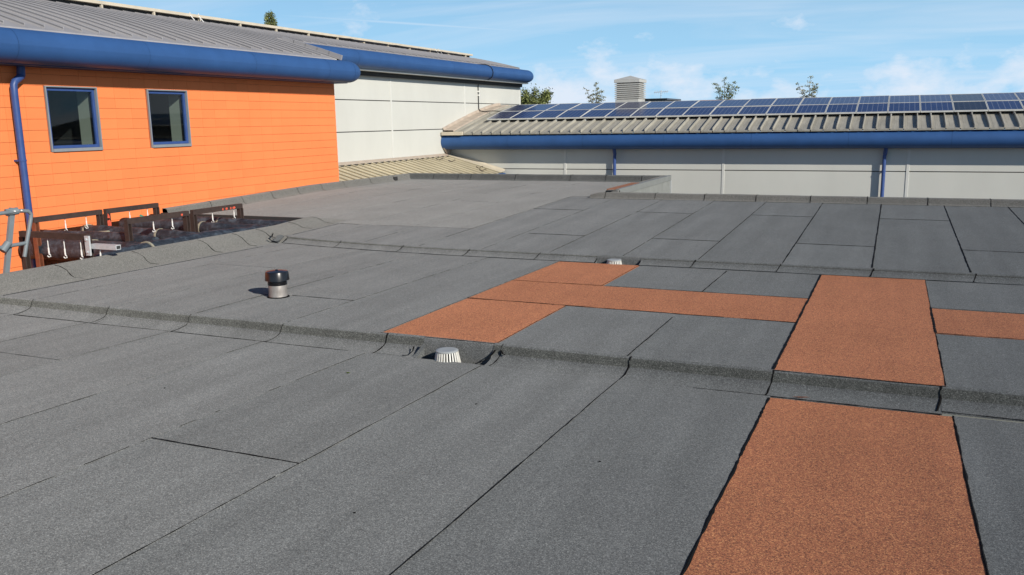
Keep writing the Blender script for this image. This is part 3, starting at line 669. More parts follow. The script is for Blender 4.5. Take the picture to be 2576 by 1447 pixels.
# tube eaves in bolted lengths
def tube_arc(axis, c1, c2, r, a, b, n=30):
    mb = MB()
    def P(u, k):
        t_ = 2*math.pi*k/n
        return (c1+r*math.cos(t_), u, c2+r*math.sin(t_)) if axis == 'y' else (u, c1+r*math.cos(t_), c2+r*math.sin(t_))
    mb.grid(P, [a, a+.004, b-.004, b], list(range(n+1)), flip=(axis == 'y'))
    return mb
def eave(parent, axis, c1, c2, r, joints, dome=None, label='blue half round eave tube'):
    e = part('eave', tube_arc(axis, c1, c2, r-.010, joints[0], joints[-1]), M['blueinner'], parent, label)
    for i in range(len(joints)-1):
        o = part('eave_tube', tube_arc(axis, c1, c2, r+random.uniform(-.001, .001), joints[i]+.0025, joints[i+1]-.0025), M['blue'], e, smooth=True)
    return e
eo = eave(hall, 'y', -10.82, 2.640, .225, [-2, .9, 3.5, 5.8, 8.11, 10.32, 12.78, 15.02, 15.93])
dm = MB().grid(lambda u, k: (-10.82+.225*math.cos(u)*math.cos(2*math.pi*k/30), 15.935+.40*math.sin(u), 2.640+.225*math.cos(u)*math.sin(2*math.pi*k/30)), [math.pi/2*i/10 for i in range(11)], list(range(31)), flip=True)
part('eave_end', dm, M['blue'], eo, smooth=True)
part('soffit', MB().box((-11.21, YW0, 2.405), (-10.86, 16.0, 2.435)), M['blue'], hall)
eo2 = eave(hall, 'y', -12.12, 3.110, .214, [15.83, 18.1, 20.14, 23.06, 25.7, 29.0])
dm = MB().grid(lambda u, k: (-12.12+.214*math.cos(u)*math.cos(2*math.pi*k/30), 29.005+.42*math.sin(u), 3.110+.214*math.cos(u)*math.sin(2*math.pi*k/30)), [math.pi/2*i/10 for i in range(11)], list(range(31)), flip=True)
part('eave_end', dm, M['blue'], eo2, smooth=True)
part('soffit', MB().box((-12.49, 16.0, 2.85), (-12.13, 29.2, 2.90)), M['grey'], hall)
part('soffit_gap', MB().box((-12.475, 16.0, 2.745), (-12.36, 29.18, 2.849)), M['gap'], hall)

# ribbed roof sheets
SL = .258
def zr(x): u = -10.8-x; return 2.885+.335*u-.0205*u*u
def ribsheet(x0, x1):
    """one standing seam tray running up the slope, pitch .305 in y"""
    mb = MB(); ys = [0, .035, .27, .288]; 
    xs = frange(x0, x1, 1) if x1 > x0 else [x0+(x1-x0)*i/6 for i in range(7)]
    mb.add([(x, y_, zr(x)) for x in xs for y_ in (0.0, .285)], [(2*i, 2*i+2, 2*i+3, 2*i+1) for i in range(6)])
    r0 = x0-.11; xr = [r0+(x1-r0)*i/6 for i in range(7)]
    sec = [(.285, 0), (.292, .004), (.292, .028), (.285, .031), (.285, .041), (.288, .046), (.299, .046), (.302, .041), (.302, .031), (.296, .028), (.297, 0)]
    n = len(sec); V = [(x, a, zr(x)+b_) for x in xr for a, b_ in sec]
    mb.add(V, [(j*n+i, (j+1)*n+i, (j+1)*n+i+1, j*n+i+1) for j in range(6) for i in range(n-1)]+[tuple(reversed(range(n)))])
    mb.add([(x0, .285, zr(x0)), (r0, .285, zr(r0)), (r0, .305, zr(r0)), (x0, .305, zr(x0))], [(0, 1, 2, 3)])
    mb.add([(x0, 0, zr(x0)), (x0, .305, zr(x0)), (x0+.01, .305, zr(x0)-.05), (x0+.01, 0, zr(x0)-.05)], [(0, 1, 2, 3)])
    return mb
rb = MB()
for xa, ya_, yb_ in ((-10.86, -2, 15.77), (-12.34, 15.77, 29.3)): rb.grid(lambda x, y_: (x, y_, zr(x)-.05), [xa+(-14.55-xa)*i/8 for i in range(9)], [ya_, yb_], flip=True)
rb.add([(-14.55, -2, 3.80), (-14.55, 29.3, 3.80), (-21, 29.3, 2.2), (-21, -2, 2.2)], [(0, 1, 2, 3)])
roofo = part('roof', rb, M['roofL'], hall, 'grey standing seam roof')
m1 = ribsheet(-10.80, -14.32).mesh('roof_sheet', M['roofL']); m2 = ribsheet(-12.36, -14.32).mesh('roof_sheet', M['roofL'])
y = 8.157-.285-.305*33
k = 0
while y < 29.0:
    o = part('roof_sheet', m1 if y < 15.3 else m2, None, roofo, loc=(0, y, 0)); y += .305
cap = MB(); cap.box((-14.66, -2, 3.925), (-14.34, 29.25, 3.985)); capo = part('ridge_cap', cap, M['cream'], hall)
part('ridge_gap', MB().box((-14.62, -2, 3.76), (-14.45, 29.2, 3.924)), M['gap'], hall)
y = 1.0
bk = MB().box((-.0, -.02, 0), (.05, .02, .10)).mesh('ridge_bracket', M['cream'])
while y < 29: part('ridge_bracket', bk, None, hall, loc=(-14.40, y, 3.83)); y += 1.32
vt = MB(); [vt.beam((-10.84-.3*i, 15.80, zr(-10.84-.3*i)+.03), (-11.15-.3*i, 15.80, zr(-11.15-.3*i)+.03), .05, .10) for i in range(5)]; part('verge_trim', vt, M['roofL'], hall)
part('verge_shadow_gap', MB().beam((-10.95, 15.86, zr(-10.95)-.03), (-12.2, 15.86, zr(-12.2)-.03), .05, .10), M['gap'], hall)
part('gable_panel', MB().add([(-10.95, 15.775, 2.5), (-12.4, 15.775, 2.5), (-12.4, 15.775, zr(-12.4)), (-10.95, 15.775, zr(-10.95)-.03)], [(0, 1, 2, 3)]), M['trim'], hall)

# pale panelled wall of the rear wing
XG = -12.48
pw = part('rear_wall', MB().box((XG-.3, 15.9, -4), (XG-.014, 29.27, 2.82)), M['gap'], hall, 'pale panelled wall')
zl = [2.80, 2.138, 1.351, .56, -.23, -1.02, -1.8, -2.6, -4]; yl = [15.99, 20.39, 24.80, 29.2]
for i in range(len(zl)-1):
    for j in range(3):
        o = part('wall_panel', MB().bevbox((XG-.013, yl[j]+.032, zl[i+1]+.011), (XG, yl[j+1]-.032, zl[i]-.011), .004), M['panel'], pw)
for yy in yl[1:]: part('cover_strip', MB().bevbox((XG-.01, yy-.035, -3.9), (XG+.012, yy+.035, 2.745), .004), M['strip'], pw)
part('end_wall', MB().box((XG-6.5, 29.24, -4), (XG-.0, 29.3, 2.85)), M['panel'], hall)

# downpipe on the orange wall
dp = root('downpipe', (-11.1, 8.32, -4)); dp.parent = hall; dp.location = Vector((-11.1, 8.32, -4))-ORG[hall.name]
dp['label'] = 'blue downpipe on the orange wall'
part('pipe', MB().tube([(-11.11, 8.49, 2.42), (-11.11, 8.48, 2.30), (-11.10, 8.47, 2.265), (-11.09, 8.36, 2.19), (-11.09, 8.335, 2.14), (-11.09, 8.33, 2.0), (-11.09, 8.33, -3.9)], .048, 16), M['bluepipe'], dp, smooth=True)
part('pipe_socket', MB().tube([(-11.11, 8.49, 2.40), (-11.11, 8.48, 2.285), (-11.10, 8.46, 2.255)], .055, 16), M['bluepipe'], dp, smooth=True)
for z in (1.12, -.02): part('pipe_bracket', MB().tube([(-11.09, 8.33, z-.012), (-11.09, 8.33, z+.012)], .054, 14).box((-11.2, 8.28, z-.012), (-11.13, 8.32, z+.012)), M['bluepipe'], dp)

# wire bird hoops / anchors clipped to the ridge
def hoop(y, label, x=-14.42):
    r = MB(); z = zr(x)
    for dy in (0, .26): r.tube([(x+.25, y+dy, z-.05), (x+.05, y+dy+.02, z+.15), (x, y+dy+.09, z+.19), (x-.02, y+dy+.14, z+.14)], .011, 6)
    single('roof_anchor', r, M['white'], (x, y, z), label, 'roof anchor', 'wire anchors on the ridge')
hoop(15.2, 'pair of bent wire hoops on the grey roof ridge nearest the tree top')
hoop(26.4, 'pair of bent wire hoops on the ridge above the pale panelled wall')
hoop(8.9, 'white bent wire anchor high on the grey roof at the left edge of the photo', -13.5)
# black cable lying along the rear ridge and the one over the eave
cb = [(-14.2+.05*math.sin(i*1.1), 20.6+.5*i, zr(-14.2)+.09+.015*math.sin(i*2.3)) for i in range(16)]
single('ridge_cable', MB().tube(cb, .018, 6), M['blackpl'], cb[0], 'loose black cable lying along the far grey roof ridge', 'cable')
yc = 25.62
cp = [(-12.9, yc-.35, zr(-12.9)+.03), (-12.45, yc-.3, 3.345), (-12.12, yc-.1, 3.34)]
for i in range(9):
    a = math.radians(85-i*22); cp.append((-12.12+.228*math.cos(a), yc+.02*i, 3.110+.228*math.sin(a)))
cp += [(-12.43, yc+.12, 2.79), (-12.455, yc+.12, 2.7), (-12.455, yc+.13, 1.96), (-12.40, yc+.13, 1.90), (-12.2, yc+.10, 1.87), (-11.9, yc-.02, 1.89), (-11.55, yc-.2, 1.87)]
co = root('eave_cable', (-12.45, yc, 1.9), 'black cable looped over the blue eave and down the pale wall', 'cable')
part('cable', MB().tube(cp, .014, 8), M['blackpl'], co, smooth=True)
for z in (2.52, 2.40): part('cable_clip', MB().box((-12.478, yc+.10, z-.02), (-12.43, yc+.17, z+.02)), M['white'], co)

# ------------------------------------------------------------------ canopy between the buildings
can = root('canopy_roof', (-11.6, 19, -4), 'low cream ribbed lean-to roof tucked between the pale walls', 'roof')
def zc_(x): return .545-.285*(x-XG)
def cansheet(x1):
    mb = MB().add([(XG+.1, 0, zc_(XG+.1)), (x1, 0, zc_(x1)), (x1, .30, zc_(x1)), (XG+.1, .30, zc_(XG+.1))], [(0, 1, 2, 3)])
    sec = [(.270, 0), (.288, .004), (.288, .040), (.274, .044), (.274, .062), (.300, .062), (.300, .044), (.293, .040), (.295, 0)]; n = len(sec)
    mb.add([(x, a, zc_(x)+b_) for x in (XG+.12, x1) for a, b_ in sec], [(i, i+n, i+n+1, i+1) for i in range(n-1)]); return mb
ma = cansheet(-11.24).mesh('roof_sheet', M['canopy']); mb_ = cansheet(-10.62).mesh('roof_sheet', M['canopy'])
for k in range(24):
    y = 16.05+.305*k
    part('roof_sheet', ma if y < 18.9 else mb_, None, can, loc=(0, y, 0))
part('top_flashing', MB().add([(XG+.002, 16, zc_(XG)+.08), (XG+.02, 16, zc_(XG)+.075), (XG+.16, 16, zc_(XG+.16)+.06), (XG+.002, 23.6, zc_(XG)+.08), (XG+.02, 23.6, zc_(XG)+.075), (XG+.16, 23.6, zc_(XG+.16)+.06)], [(0, 1, 4, 3), (1, 2, 5, 4)]), M['flash'], can)
part('verge_flashing', MB().add([(x, y_, zc_(x)+dz) for x in (XG+.05, -10.60) for y_, dz in ((23.34, .06), (23.46, .075), (23.60, .10), (23.63, .14))], [(0, 1, 5, 4), (1, 2, 6, 5), (2, 3, 7, 6)]), M['cream'], can)
part('support_wall', MB().box((XG+.01, 16, -4), (-11.26, 18.9, .12)).box((XG+.01, 19.1, -4), (-10.75, 23.6, -.05)), M['panel'], can)
ce = part('eave_tube', tube_arc('y', -10.62, -.06, .11, 19.1, 23.55, 20), M['blue'], can, smooth=True)
part('eave_end', MB().tube([(-10.62, 23.50, -.06), (-10.62, 23.555, -.06)], .11, 20), M['blue'], can)
for i, (x, y) in enumerate([(-12.1, 22.3), (-11.9, 22.6), (-11.2, 22.9), (-11.0, 22.6)]):
    pts = [(x+.10*math.cos(a)+.05*i, y+.10*math.sin(a), zc_(x)+.06+.03*math.sin(a*2)) for a in [j*.7 for j in range(8)]]
    single('wire_coil', MB().tube(pts, .008, 5), M['steel'], (x, y, zc_(x)+.05), ['loose wire loop highest on the cream lean-to roof, by the pale wall', 'loose wire loop just below the highest one on the cream lean-to roof', 'loose wire loop nearest the blue half round end of the lean-to roof', 'loose wire loop low on the lean-to roof beside the lowest one'][i], 'wire', 'wire loops on the lean-to roof')

# ------------------------------------------------------------------ right building with solar roof
YW = 23.65; XR = 9.0
sb = root('solar_building', (-1.5, 24, -4), 'low pale building across the gap with blue tube eave and ribbed roof under solar panels', 'building')
fw = part('wall', MB().box((XG+.02, YW+.014, -4), (XR, YW+.3, 1.05)), M['gap'], sb, 'pale panelled wall')
xl = [XG+.01, -8.70, -4.18, .34, 4.86, XR]; zr_ = [1.02, .159, -.63, -1.42, -2.21, -3.0, -4]
for i in range(len(zr_)-1):
    for j in range(5):
        part('wall_panel', MB().bevbox((xl[j]+.032, YW, zr_[i+1]+.011), (xl[j+1]-.032, YW+.013, zr_[i]-.011), .004), M['panel'], fw)
for xx in xl[1:5]: part('cover_strip', MB().bevbox((xx-.035, YW-.012, -3.9), (xx+.035, YW+.01, 1.0), .004), M['strip'], fw)
part('soffit', MB().box((XG+.03, 23.36, .742), (XR, YW-.002, .772)), M['blue'], sb)
re_ = eave(sb, 'x', 23.33, .964, .212, [-12.46, -10.3, -8.0, -5.7, -3.4, -1.05, 1.24, 3.5, 5.8, XR])
part('eave_end', MB().tube([(-12.47, 23.33, .964), (-12.455, 23.33, .964)], .211, 30), M['blue'], re_)
part('end_bracket', MB().add([(-12.45, 23.2, .80), (-12.45, 23.62, .78), (-12.45, 23.63, .42), (-12.40, 23.2, .80), (-12.40, 23.62, .78), (-12.40, 23.63, .42)], [(0, 1, 2), (5, 4, 3), (0, 2, 5, 3), (0, 3, 4, 1)]), M['flash'], sb)
part('cream_end_block', MB().box((-12.44, 23.1, 1.17), (-11.75, 23.5, 1.27)), M['cream'], sb)
RP = [(23.19, 1.215), (23.9, 1.385), (24.6, 1.545), (25.2, 1.675), (25.9, 1.815), (26.5, 1.92), (27.0, 1.985), (27.45, 2.02)]
def zs(y):
    for (a, za), (b, zb) in zip(RP[:-1], RP[1:]):
        if y <= b: return za+(zb-za)*(y-a)/(b-a)
    return RP[-1][1]
rs = MB(); sec = [(0, 0), (.004, .055), (-.004, .060), (-.002, .070), (.013, .074), (.022, .068), (.018, .055), (.022, 0), (.10, .0), (.102, .003), (.106, 0), (.20, 0), (.202, .003), (.206, 0), (.305, 0)]
ysr = [p[0] for p in RP]; rs.grid(lambda y_, k: (sec[k][0], y_-(.035 if (y_ == ysr[0] and k > 7) else 0), zs(y_)+sec[k][1]), ysr, list(range(len(sec))), flip=True)
rs.add([(a, ysr[0], zs(ysr[0])+b_) for a, b_ in sec[:8]], [tuple(range(8))])
rs.add([(.022, ysr[0]-.035, zs(ysr[0])), (.305, ysr[0]-.035, zs(ysr[0])), (.305, ysr[0]-.03, zs(ysr[0])-.04), (.022, ysr[0]-.03, zs(ysr[0])-.04)], [(0, 3, 2, 1)])
rm = rs.mesh('roof_sheet', M['roofR'])
sroof = part('roof', MB().grid(lambda x, y_: (x, y_, zs(y_)-.03), [XG+.02, XR], ysr, flip=False).add([(XG+.02, 27.45, 2.0), (XR, 27.45, 2.0), (XR, 31.5, 1.1), (XG+.02, 31.5, 1.1)], [(0, 1, 2, 3)]), M['gap'], sb, 'weathered standing seam roof')
x = -11.134-.3055*3
while x < XR-.3: part('roof_sheet', rm, None, sroof, loc=(x, 0, 0)); x += .3055
part('ridge_cap', MB().box((XG+.1, 27.36, 2.03), (XR, 27.60, 2.085)), M['roofR'], sb)
fm = MB().grid(lambda y_, k: [(XG+.005, y_, zs(y_)+.16), (XG+.02, y_, zs(y_)+.15), (XG+.05, y_, zs(y_)+.085), (XG+.36, y_, zs(y_)+.08), (XG+.40, y_, zs(y_)+.01)][k], [23.25]+ysr[1:], [0, 1, 2, 3, 4], flip=False)
part('wall_flashing', fm, M['flash'], sb)
for xx, nm in ((-7.187, 0), (-.207, 1)):
    d = root('downpipe', (xx, YW-.1, -4)); d.parent = sb; d.location = Vector((xx, YW-.1, -4))-ORG[sb.name]
    part('pipe', MB().tube([(xx+.02, 23.42, .80), (xx+.02, 23.45, .70), (xx+.01, YW-.10, .60), (xx, YW-.10, .55), (xx, YW-.10, -3.9)], .045, 14), M['bluepipe'], d, smooth=True)
    part('pipe_socket', MB().tube([(xx+.02, 23.44, .74), (xx+.01, YW-.11, .60)], .052, 14), M['bluepipe'], d, smooth=True)
    for z in (.17, -.8): part('pipe_bracket', MB().tube([(xx, YW-.10, z-.015), (xx, YW-.10, z+.015)], .053, 14).box((xx-.02, YW-.06, z-.012), (xx+.02, YW-.002, z+.012)), M['bluepipe'], d)

# louvred vent tower on the ridge
vx0, vx1, vy0, vy1, vz = -8.33, -7.52, 27.25, 28.06, 1.85
lt = root('louvre_tower', ((vx0+vx1)/2, (vy0+vy1)/2, vz), 'square grey louvred vent tower with pyramid cap behind the solar panels', 'roof vent')
part('core', MB().box((vx0+.06, vy0+.06, vz), (vx1-.06, vy1-.06, 2.72)), M['gap'], lt)
part('base', MB().bevbox((vx0+.02, vy0+.02, vz), (vx1-.02, vy1-.02, 2.185), .008), M['louvre'], lt)
for k in range(8):
    z = 2.20+.062*k; s_ = MB(); o1, o2 = .0, .055
    s_.add([(vx0+o1, vy0+o1, z), (vx1-o1, vy0+o1, z), (vx1-o1, vy1-o1, z), (vx0+o1, vy1-o1, z), (vx0+o2, vy0+o2, z+.048), (vx1-o2, vy0+o2, z+.048), (vx1-o2, vy1-o2, z+.048), (vx0+o2, vy1-o2, z+.048), (vx0+o1, vy0+o1, z+.028), (vx1-o1, vy0+o1, z+.028), (vx1-o1, vy1-o1, z+.028), (vx0+o1, vy1-o1, z+.028)],
           [(0, 1, 9, 8), (1, 2, 10, 9), (2, 3, 11, 10), (3, 0, 8, 11), (8, 9, 5, 4), (9, 10, 6, 5), (10, 11, 7, 6), (11, 8, 4, 7), (3, 2, 1, 0)])
    part('louvre_slat', s_, M['louvre'], lt)
h = MB(); h.bevbox((vx0-.015, vy0-.015, 2.70), (vx1+.015, vy1+.015, 2.80), .006)
h.add([(vx0-.015, vy0-.015, 2.80), (vx1+.015, vy0-.015, 2.80), (vx1+.015, vy1+.015, 2.80), (vx0-.015, vy1+.015, 2.80), ((vx0+vx1)/2, (vy0+vy1)/2, 2.93)], [(0, 1, 4), (1, 2, 4), (2, 3, 4), (3, 0, 4)])
part('hood', h, M['louvre'], lt)

# solar panels: two rows on rails
PW = .757; X0 = -11.56
rowsP = [((24.45, zs(24.45)+.085), (25.49, zs(25.49)+.09)), ((25.51, zs(25.51)+.092), (26.80, zs(26.80)+.085))]
def panel_parts(w, l):
    fr_ = MB(); fr_.box((.005, 0, 0), (.018, l, .04)); fr_.box((w-.018, 0, 0), (w-.005, l, .04)); fr_.box((.018, 0, 0), (w-.018, .013, .04)); fr_.box((.018, l-.013, 0), (w-.018, l, .04))
    gl_ = MB().box((.018, .013, .022), (w-.018, l-.013, .034)); return fr_, gl_
sa = root('solar_array', (-3, 25.2, 1.7), 'two long rows of blue solar panels on the weathered ribbed roof', 'solar panels')
NC = 23
for r_, ((ya, za), (yb, zb)) in enumerate(rowsP):
    l = math.hypot(yb-ya, zb-za)-.004; tl = math.atan2(zb-za, yb-ya); fr_, gl_ = panel_parts(PW, l)
    fme = fr_.mesh('frame', M['strip']); gme = gl_.mesh('cells', M['cell']); gmk = gl_.mesh('cells', M['cellk'])
    for k in range(NC):
        dark = k == 17
        o = root('solar_panel', (X0+PW*k, ya, za)); o.parent = sa; o.location = Vector((X0+PW*k, ya, za))-ORG[sa.name]
        if dark: o['label'] = 'black solar panel'
        o.rotation_euler = (tl+random.uniform(-.006, .006), random.uniform(-.003, .003), 0)
        for nm, me in (('frame', fme), ('cells', gmk if dark else gme)):
            c_ = bpy.data.objects.new(nm, me); COL.objects.link(c_); c_.parent = o
rl = sa
for yy in (24.65, 25.3, 25.75, 26.55): part('rail', MB().box((X0+.05, yy-.02, zs(yy)+.074), (X0+PW*NC-.05, yy+.02, zs(yy)+.084)), M['galv'], rl)
ft = MB().box((-.02, -.03, 0), (.02, .03, .062)).mesh('foot', M['galv'])
for k in range(19): part('foot', ft, None, rl, loc=(-11.134+.3055*3*k/1.0-.0+.01, 24.50, zs(24.50)+.0))

# ------------------------------------------------------------------ pipework in the pit
def portal(pts0, pts1, zt, label, red=(), zb=-3.2, wood=0.07):
    r = root('pipe_frame', (pts0[0], pts0[1], zb), label, 'steel frame', 'pipe support frames in the pit')
    (x0, y0), (x1, y1) = pts0, pts1
    part('beam', MB().beam((x0, y0, zt-.035), (x1, y1, zt-.035), .06, .07), M['steel'], r)
    d = (Vector((x1-x0, y1-y0, 0))).normalized()*.03
    for n_, (px, py) in enumerate(((x0, y0), (x1, y1))):
        s_ = 1 if n_ == 0 else -1; cx, cy = px+d.x*s_, py+d.y*s_
        p_ = MB(); a = .035
        # channel section: web and two flanges
        p_.box((cx-a, cy-a, zb), (cx+a, cy-a+.014, zt-.071)); p_.box((cx-a, cy+a-.014, zb), (cx+a, cy+a, zt-.071)); p_.box((cx-a, cy-a+.014, zb), (cx-a+.014, cy+a-.014, zt-.071))
        part('post', p_, M['steel'] if n_ else M['rustpost'] if red else M['steel'], r)
    return r
def hanger(r, x, y, zt, zb):
    q = part('hanger', MB().tube([(x, y, zt), (x, y, zb)], .0055, 6), M['white'], r)
    part('turnbuckle', MB().tube([(x, y, zb+.075), (x, y, zb+.085), (x, y, zb+.02), (x, y, zb+.01)], [.006, .009, .0095, .006], 8), M['white'], q)
    part('hook', MB().tube([(x, y, zb+.015), (x+.016, y, zb), (x+.012, y+.01, zb-.02), (x-.01, y, zb-.028), (x-.02, y-.01, zb-.01)], .006, 6), M['white'], q)
f1 = portal((-9.5, 7.0), (-8.37, 7.0), .355, 'nearest low rusty portal frame across the pit with a galvanised arm')
f2 = portal((-10.7, 8.08), (-10.7, 9.2), .362, 'dark steel frame by the orange wall in front of the blue downpipe', red=(1,))
f5 = portal((-10.7, 9.27), (-10.7, 10.28), .362, 'farthest dark steel frame beside the orange wall with red paint on its near post')
f3 = portal((-9.2, 8.28), (-9.2, 9.38), .366, 'rusty steel frame in the middle of the pit over the wrapped pipes')
f4 = portal((-9.2, 9.46), (-9.2, 10.5), .366, 'steel frame at the far right of the pit with red paint dabs on its beam')
part('arm', MB().box((-8.325, 6.965, .195), (-7.93, 7.035, .25)), M['galv'], f1)
part('arm_opening', MB().box((-7.9295, 6.975, .205), (-7.9275, 7.025, .24)), M['gap'], f1)
part('fixing_plate', MB().box((-8.367, 6.93, .12), (-8.30, 6.952, .345)), M['galv'], f1)
for z in (.305, .16): part('bolt', MB().tube([(-8.335, 6.932, z), (-8.335, 6.915, z)], .014, 8), M['galv'], f1)
for x in (-9.06, -8.79, -8.52): hanger(f1, x, 7.0, .285, .085)
hanger(f1, -8.22, 7.0, .195, .06)
for fr0, ys_ in ((f4, (9.87, 10.33)), (f3, (8.74, 9.08))):
    for y_ in ys_: hanger(fr0, -9.2, y_, .295, .165)
for fr0, ys_ in ((f2, (8.58, 8.93)), (f5, (9.72, 10.07))):
    for y_ in ys_: hanger(fr0, -10.7, y_, .29, .14)
# paint dabs are small raised flakes on the steel
def dab(fr0, x, y, z, w, h, dx=0.0): part('paint_dab', MB().add([(x, y, z), (x+.001, y+w*.6, z-.01), (x+.001, y+w, z+h*.4), (x, y+w*.7, z+h), (x+.001, y+w*.1, z+h*.8)], [(0, 1, 2, 3, 4)]), M['redpaint'], fr0)
for y_, w in ((10.05, .03), (10.12, .05), (10.22, .03), (10.27, .07)): dab(f4, -9.1695, y_, .31, w, .03)
dab(f3, -9.1695, 9.22, .315, .04, .025)
part('paint_dab', MB().add([(-10.664, 9.27, .06), (-10.664, 9.33, .03), (-10.664, 9.335, .16), (-10.664, 9.31, .20), (-10.664, 9.265, .19)], [(0, 1, 2, 3, 4)]), M['redpaint'], f5)
part('paint_dab', MB().add([(-10.664, 9.275, .23), (-10.664, 9.32, .22), (-10.664, 9.31, .27), (-10.664, 9.285, .30)], [(0, 1, 2, 3)]), M['redpaint'], f5)

def duct(pts, r, label, straps=(), group='black wrapped pipes in the pit', mat='lag'):
    P = [Vector(p) for p in pts]; fine = []; rr = []
    for a, b in zip(P[:-1], P[1:]):
        n = max(2, int((b-a).length/.07))
        for i in range(n): fine.append(a.lerp(b, i/n))
    fine.append(P[-1]); sd = random.random()*50
    for i, p in enumerate(fine): rr.append(r*(1+.07*nz(i*.35, sd)+.04*nz(i*1.3, sd)))
    o = root('wrapped_pipe', P[0], label, 'insulated pipe', group)
    mb = MB().tube(fine, rr, 18)
    mb.v = [(v[0]+.006*nz(v[0]*9, v[1]*9, v[2]*9+sd), v[1]+.006*nz(v[0]*9, v[2]*9, sd), v[2]+.006*nz(v[1]*9, v[0]*7, sd+4)) for v in mb.v]
    part('lagging', mb, M[mat], o, smooth=True)
    for t_ in straps:
        i = int(t_*(len(fine)-1)); a, b = fine[max(0, i-1)], fine[min(len(fine)-1, i+1)]; d = (b-a).normalized()*.015
        part('strap', MB().tube([fine[i]-d, fine[i]+d], r*1.07, 18), M['strap'], o)
    return o
duct([(-11.0, 9.86, .06), (-8.2, 9.86, .03)], .105, 'wrapped pipe under the right frame, nearest of the two with straps', (.58,))
duct([(-10.9, 10.33, .08), (-8.2, 10.33, .05)], .095, 'wrapped pipe farthest back along the pit end', (.54,))
duct([(-10.95, 9.10, .045), (-9.4, 9.10, .03), (-8.2, 9.10, -.02)], .10, 'wrapped pipe behind the middle frame', (.05, .56))
duct([(-11.1, 8.72, -.02), (-9.6, 8.72, -.03), (-9.0, 8.6, -.04), (-8.5, 8.2, -.05)], .085, 'sagging wrapped pipe curving toward the kerb under the middle frame', (.5,))
duct([(-11.1, 8.27, -.095), (-8.75, 8.27, -.08)], .15, 'thick black wrapped pipe crossing behind the nearest frame', (.55,))
duct([(-11.15, 8.46, .05), (-9.45, 8.46, .07), (-8.9, 8.46, .03)], .09, 'black wrapped pipe with a square end beside the rusty post', ())
duct([(-10.55, 8.62, .05), (-10.1, 8.58, .10), (-9.9, 8.6, .12)], .035, 'thin beige taped pipe bend joining the wrapped pipes', (), mat='strap')
duct([(-8.47, 7.12, -.06), (-8.46, 7.6, -.02), (-8.44, 8.4, .0), (-8.42, 9.1, .0), (-8.38, 9.75, -.03)], .155, 'long black wrapped pipe lying along the felt kerb', (.3,))
duct([(-8.45, 5.0, -.06), (-8.52, 6.3, -.10), (-8.64, 7.0, -.15), (-8.75, 7.7, -.25)], .13, 'low black wrapped pipe beside the one along the kerb', (.62,))
duct([(-9.14, 5.4, -.42), (-9.10, 7.2, -.42), (-9.08, 7.9, -.45)], .10, 'lowest black wrapped pipe in shade under the nearest frame', (.68,))
single('rag', MB().grid(lambda u, v: (-10.66+.07*u, 9.86+.10*v, .20-.05*u*u+.02*math.sin(5*v)), [0, .3, .6, 1], [0, .3, .6, 1]), M['green'], (-10.66, 9.86, .2), 'green rag lying on the wrapped pipe under the far frame', 'rag')

# ladder top with handrail at the left edge
hr = root('handrail', (-8.8, 6.4, -3.2), 'grey tubular ladder handrail rising from the pit at the left edge', 'handrail')
G = plain('grey_rail_paint', (0.17, 0.20, 0.215), .5, nscale=10, var=.12)
tp = [(-8.8, 5.5, .65), (-8.8, 6.1, .655), (-8.8, 6.52, .66), (-8.8, 6.60, .65), (-8.8, 6.635, .61), (-8.8, 6.62, .55), (-8.8, 6.53, .28), (-8.8, 6.49, .15)]
part('top_rail', MB().tube(tp, .022, 12), G, hr, smooth=True)
part('stanchion', MB().beam((-8.83, 6.44, .70), (-8.83, 6.13, -.6), .035, .055), G, hr)
part('stanchion_head', MB().tube([(-8.835, 6.36, .655), (-8.80, 6.48, .665)], .04, 10), G, hr)
part('mid_rail', MB().tube([(-8.8, 5.4, .28), (-8.8, 6.0, .285), (-8.8, 6.52, .30)], .021, 12), G, hr, smooth=True)
part('rail_clamp', MB().tube([(-8.80, 6.24, .25), (-8.80, 6.32, .33)], .04, 10), G, hr, smooth=True)
for y_ in (6.42, 6.50): part('bolt', MB().tube([(-8.775, y_, .665), (-8.765, y_, .667)], .010, 8), M['white'], hr)

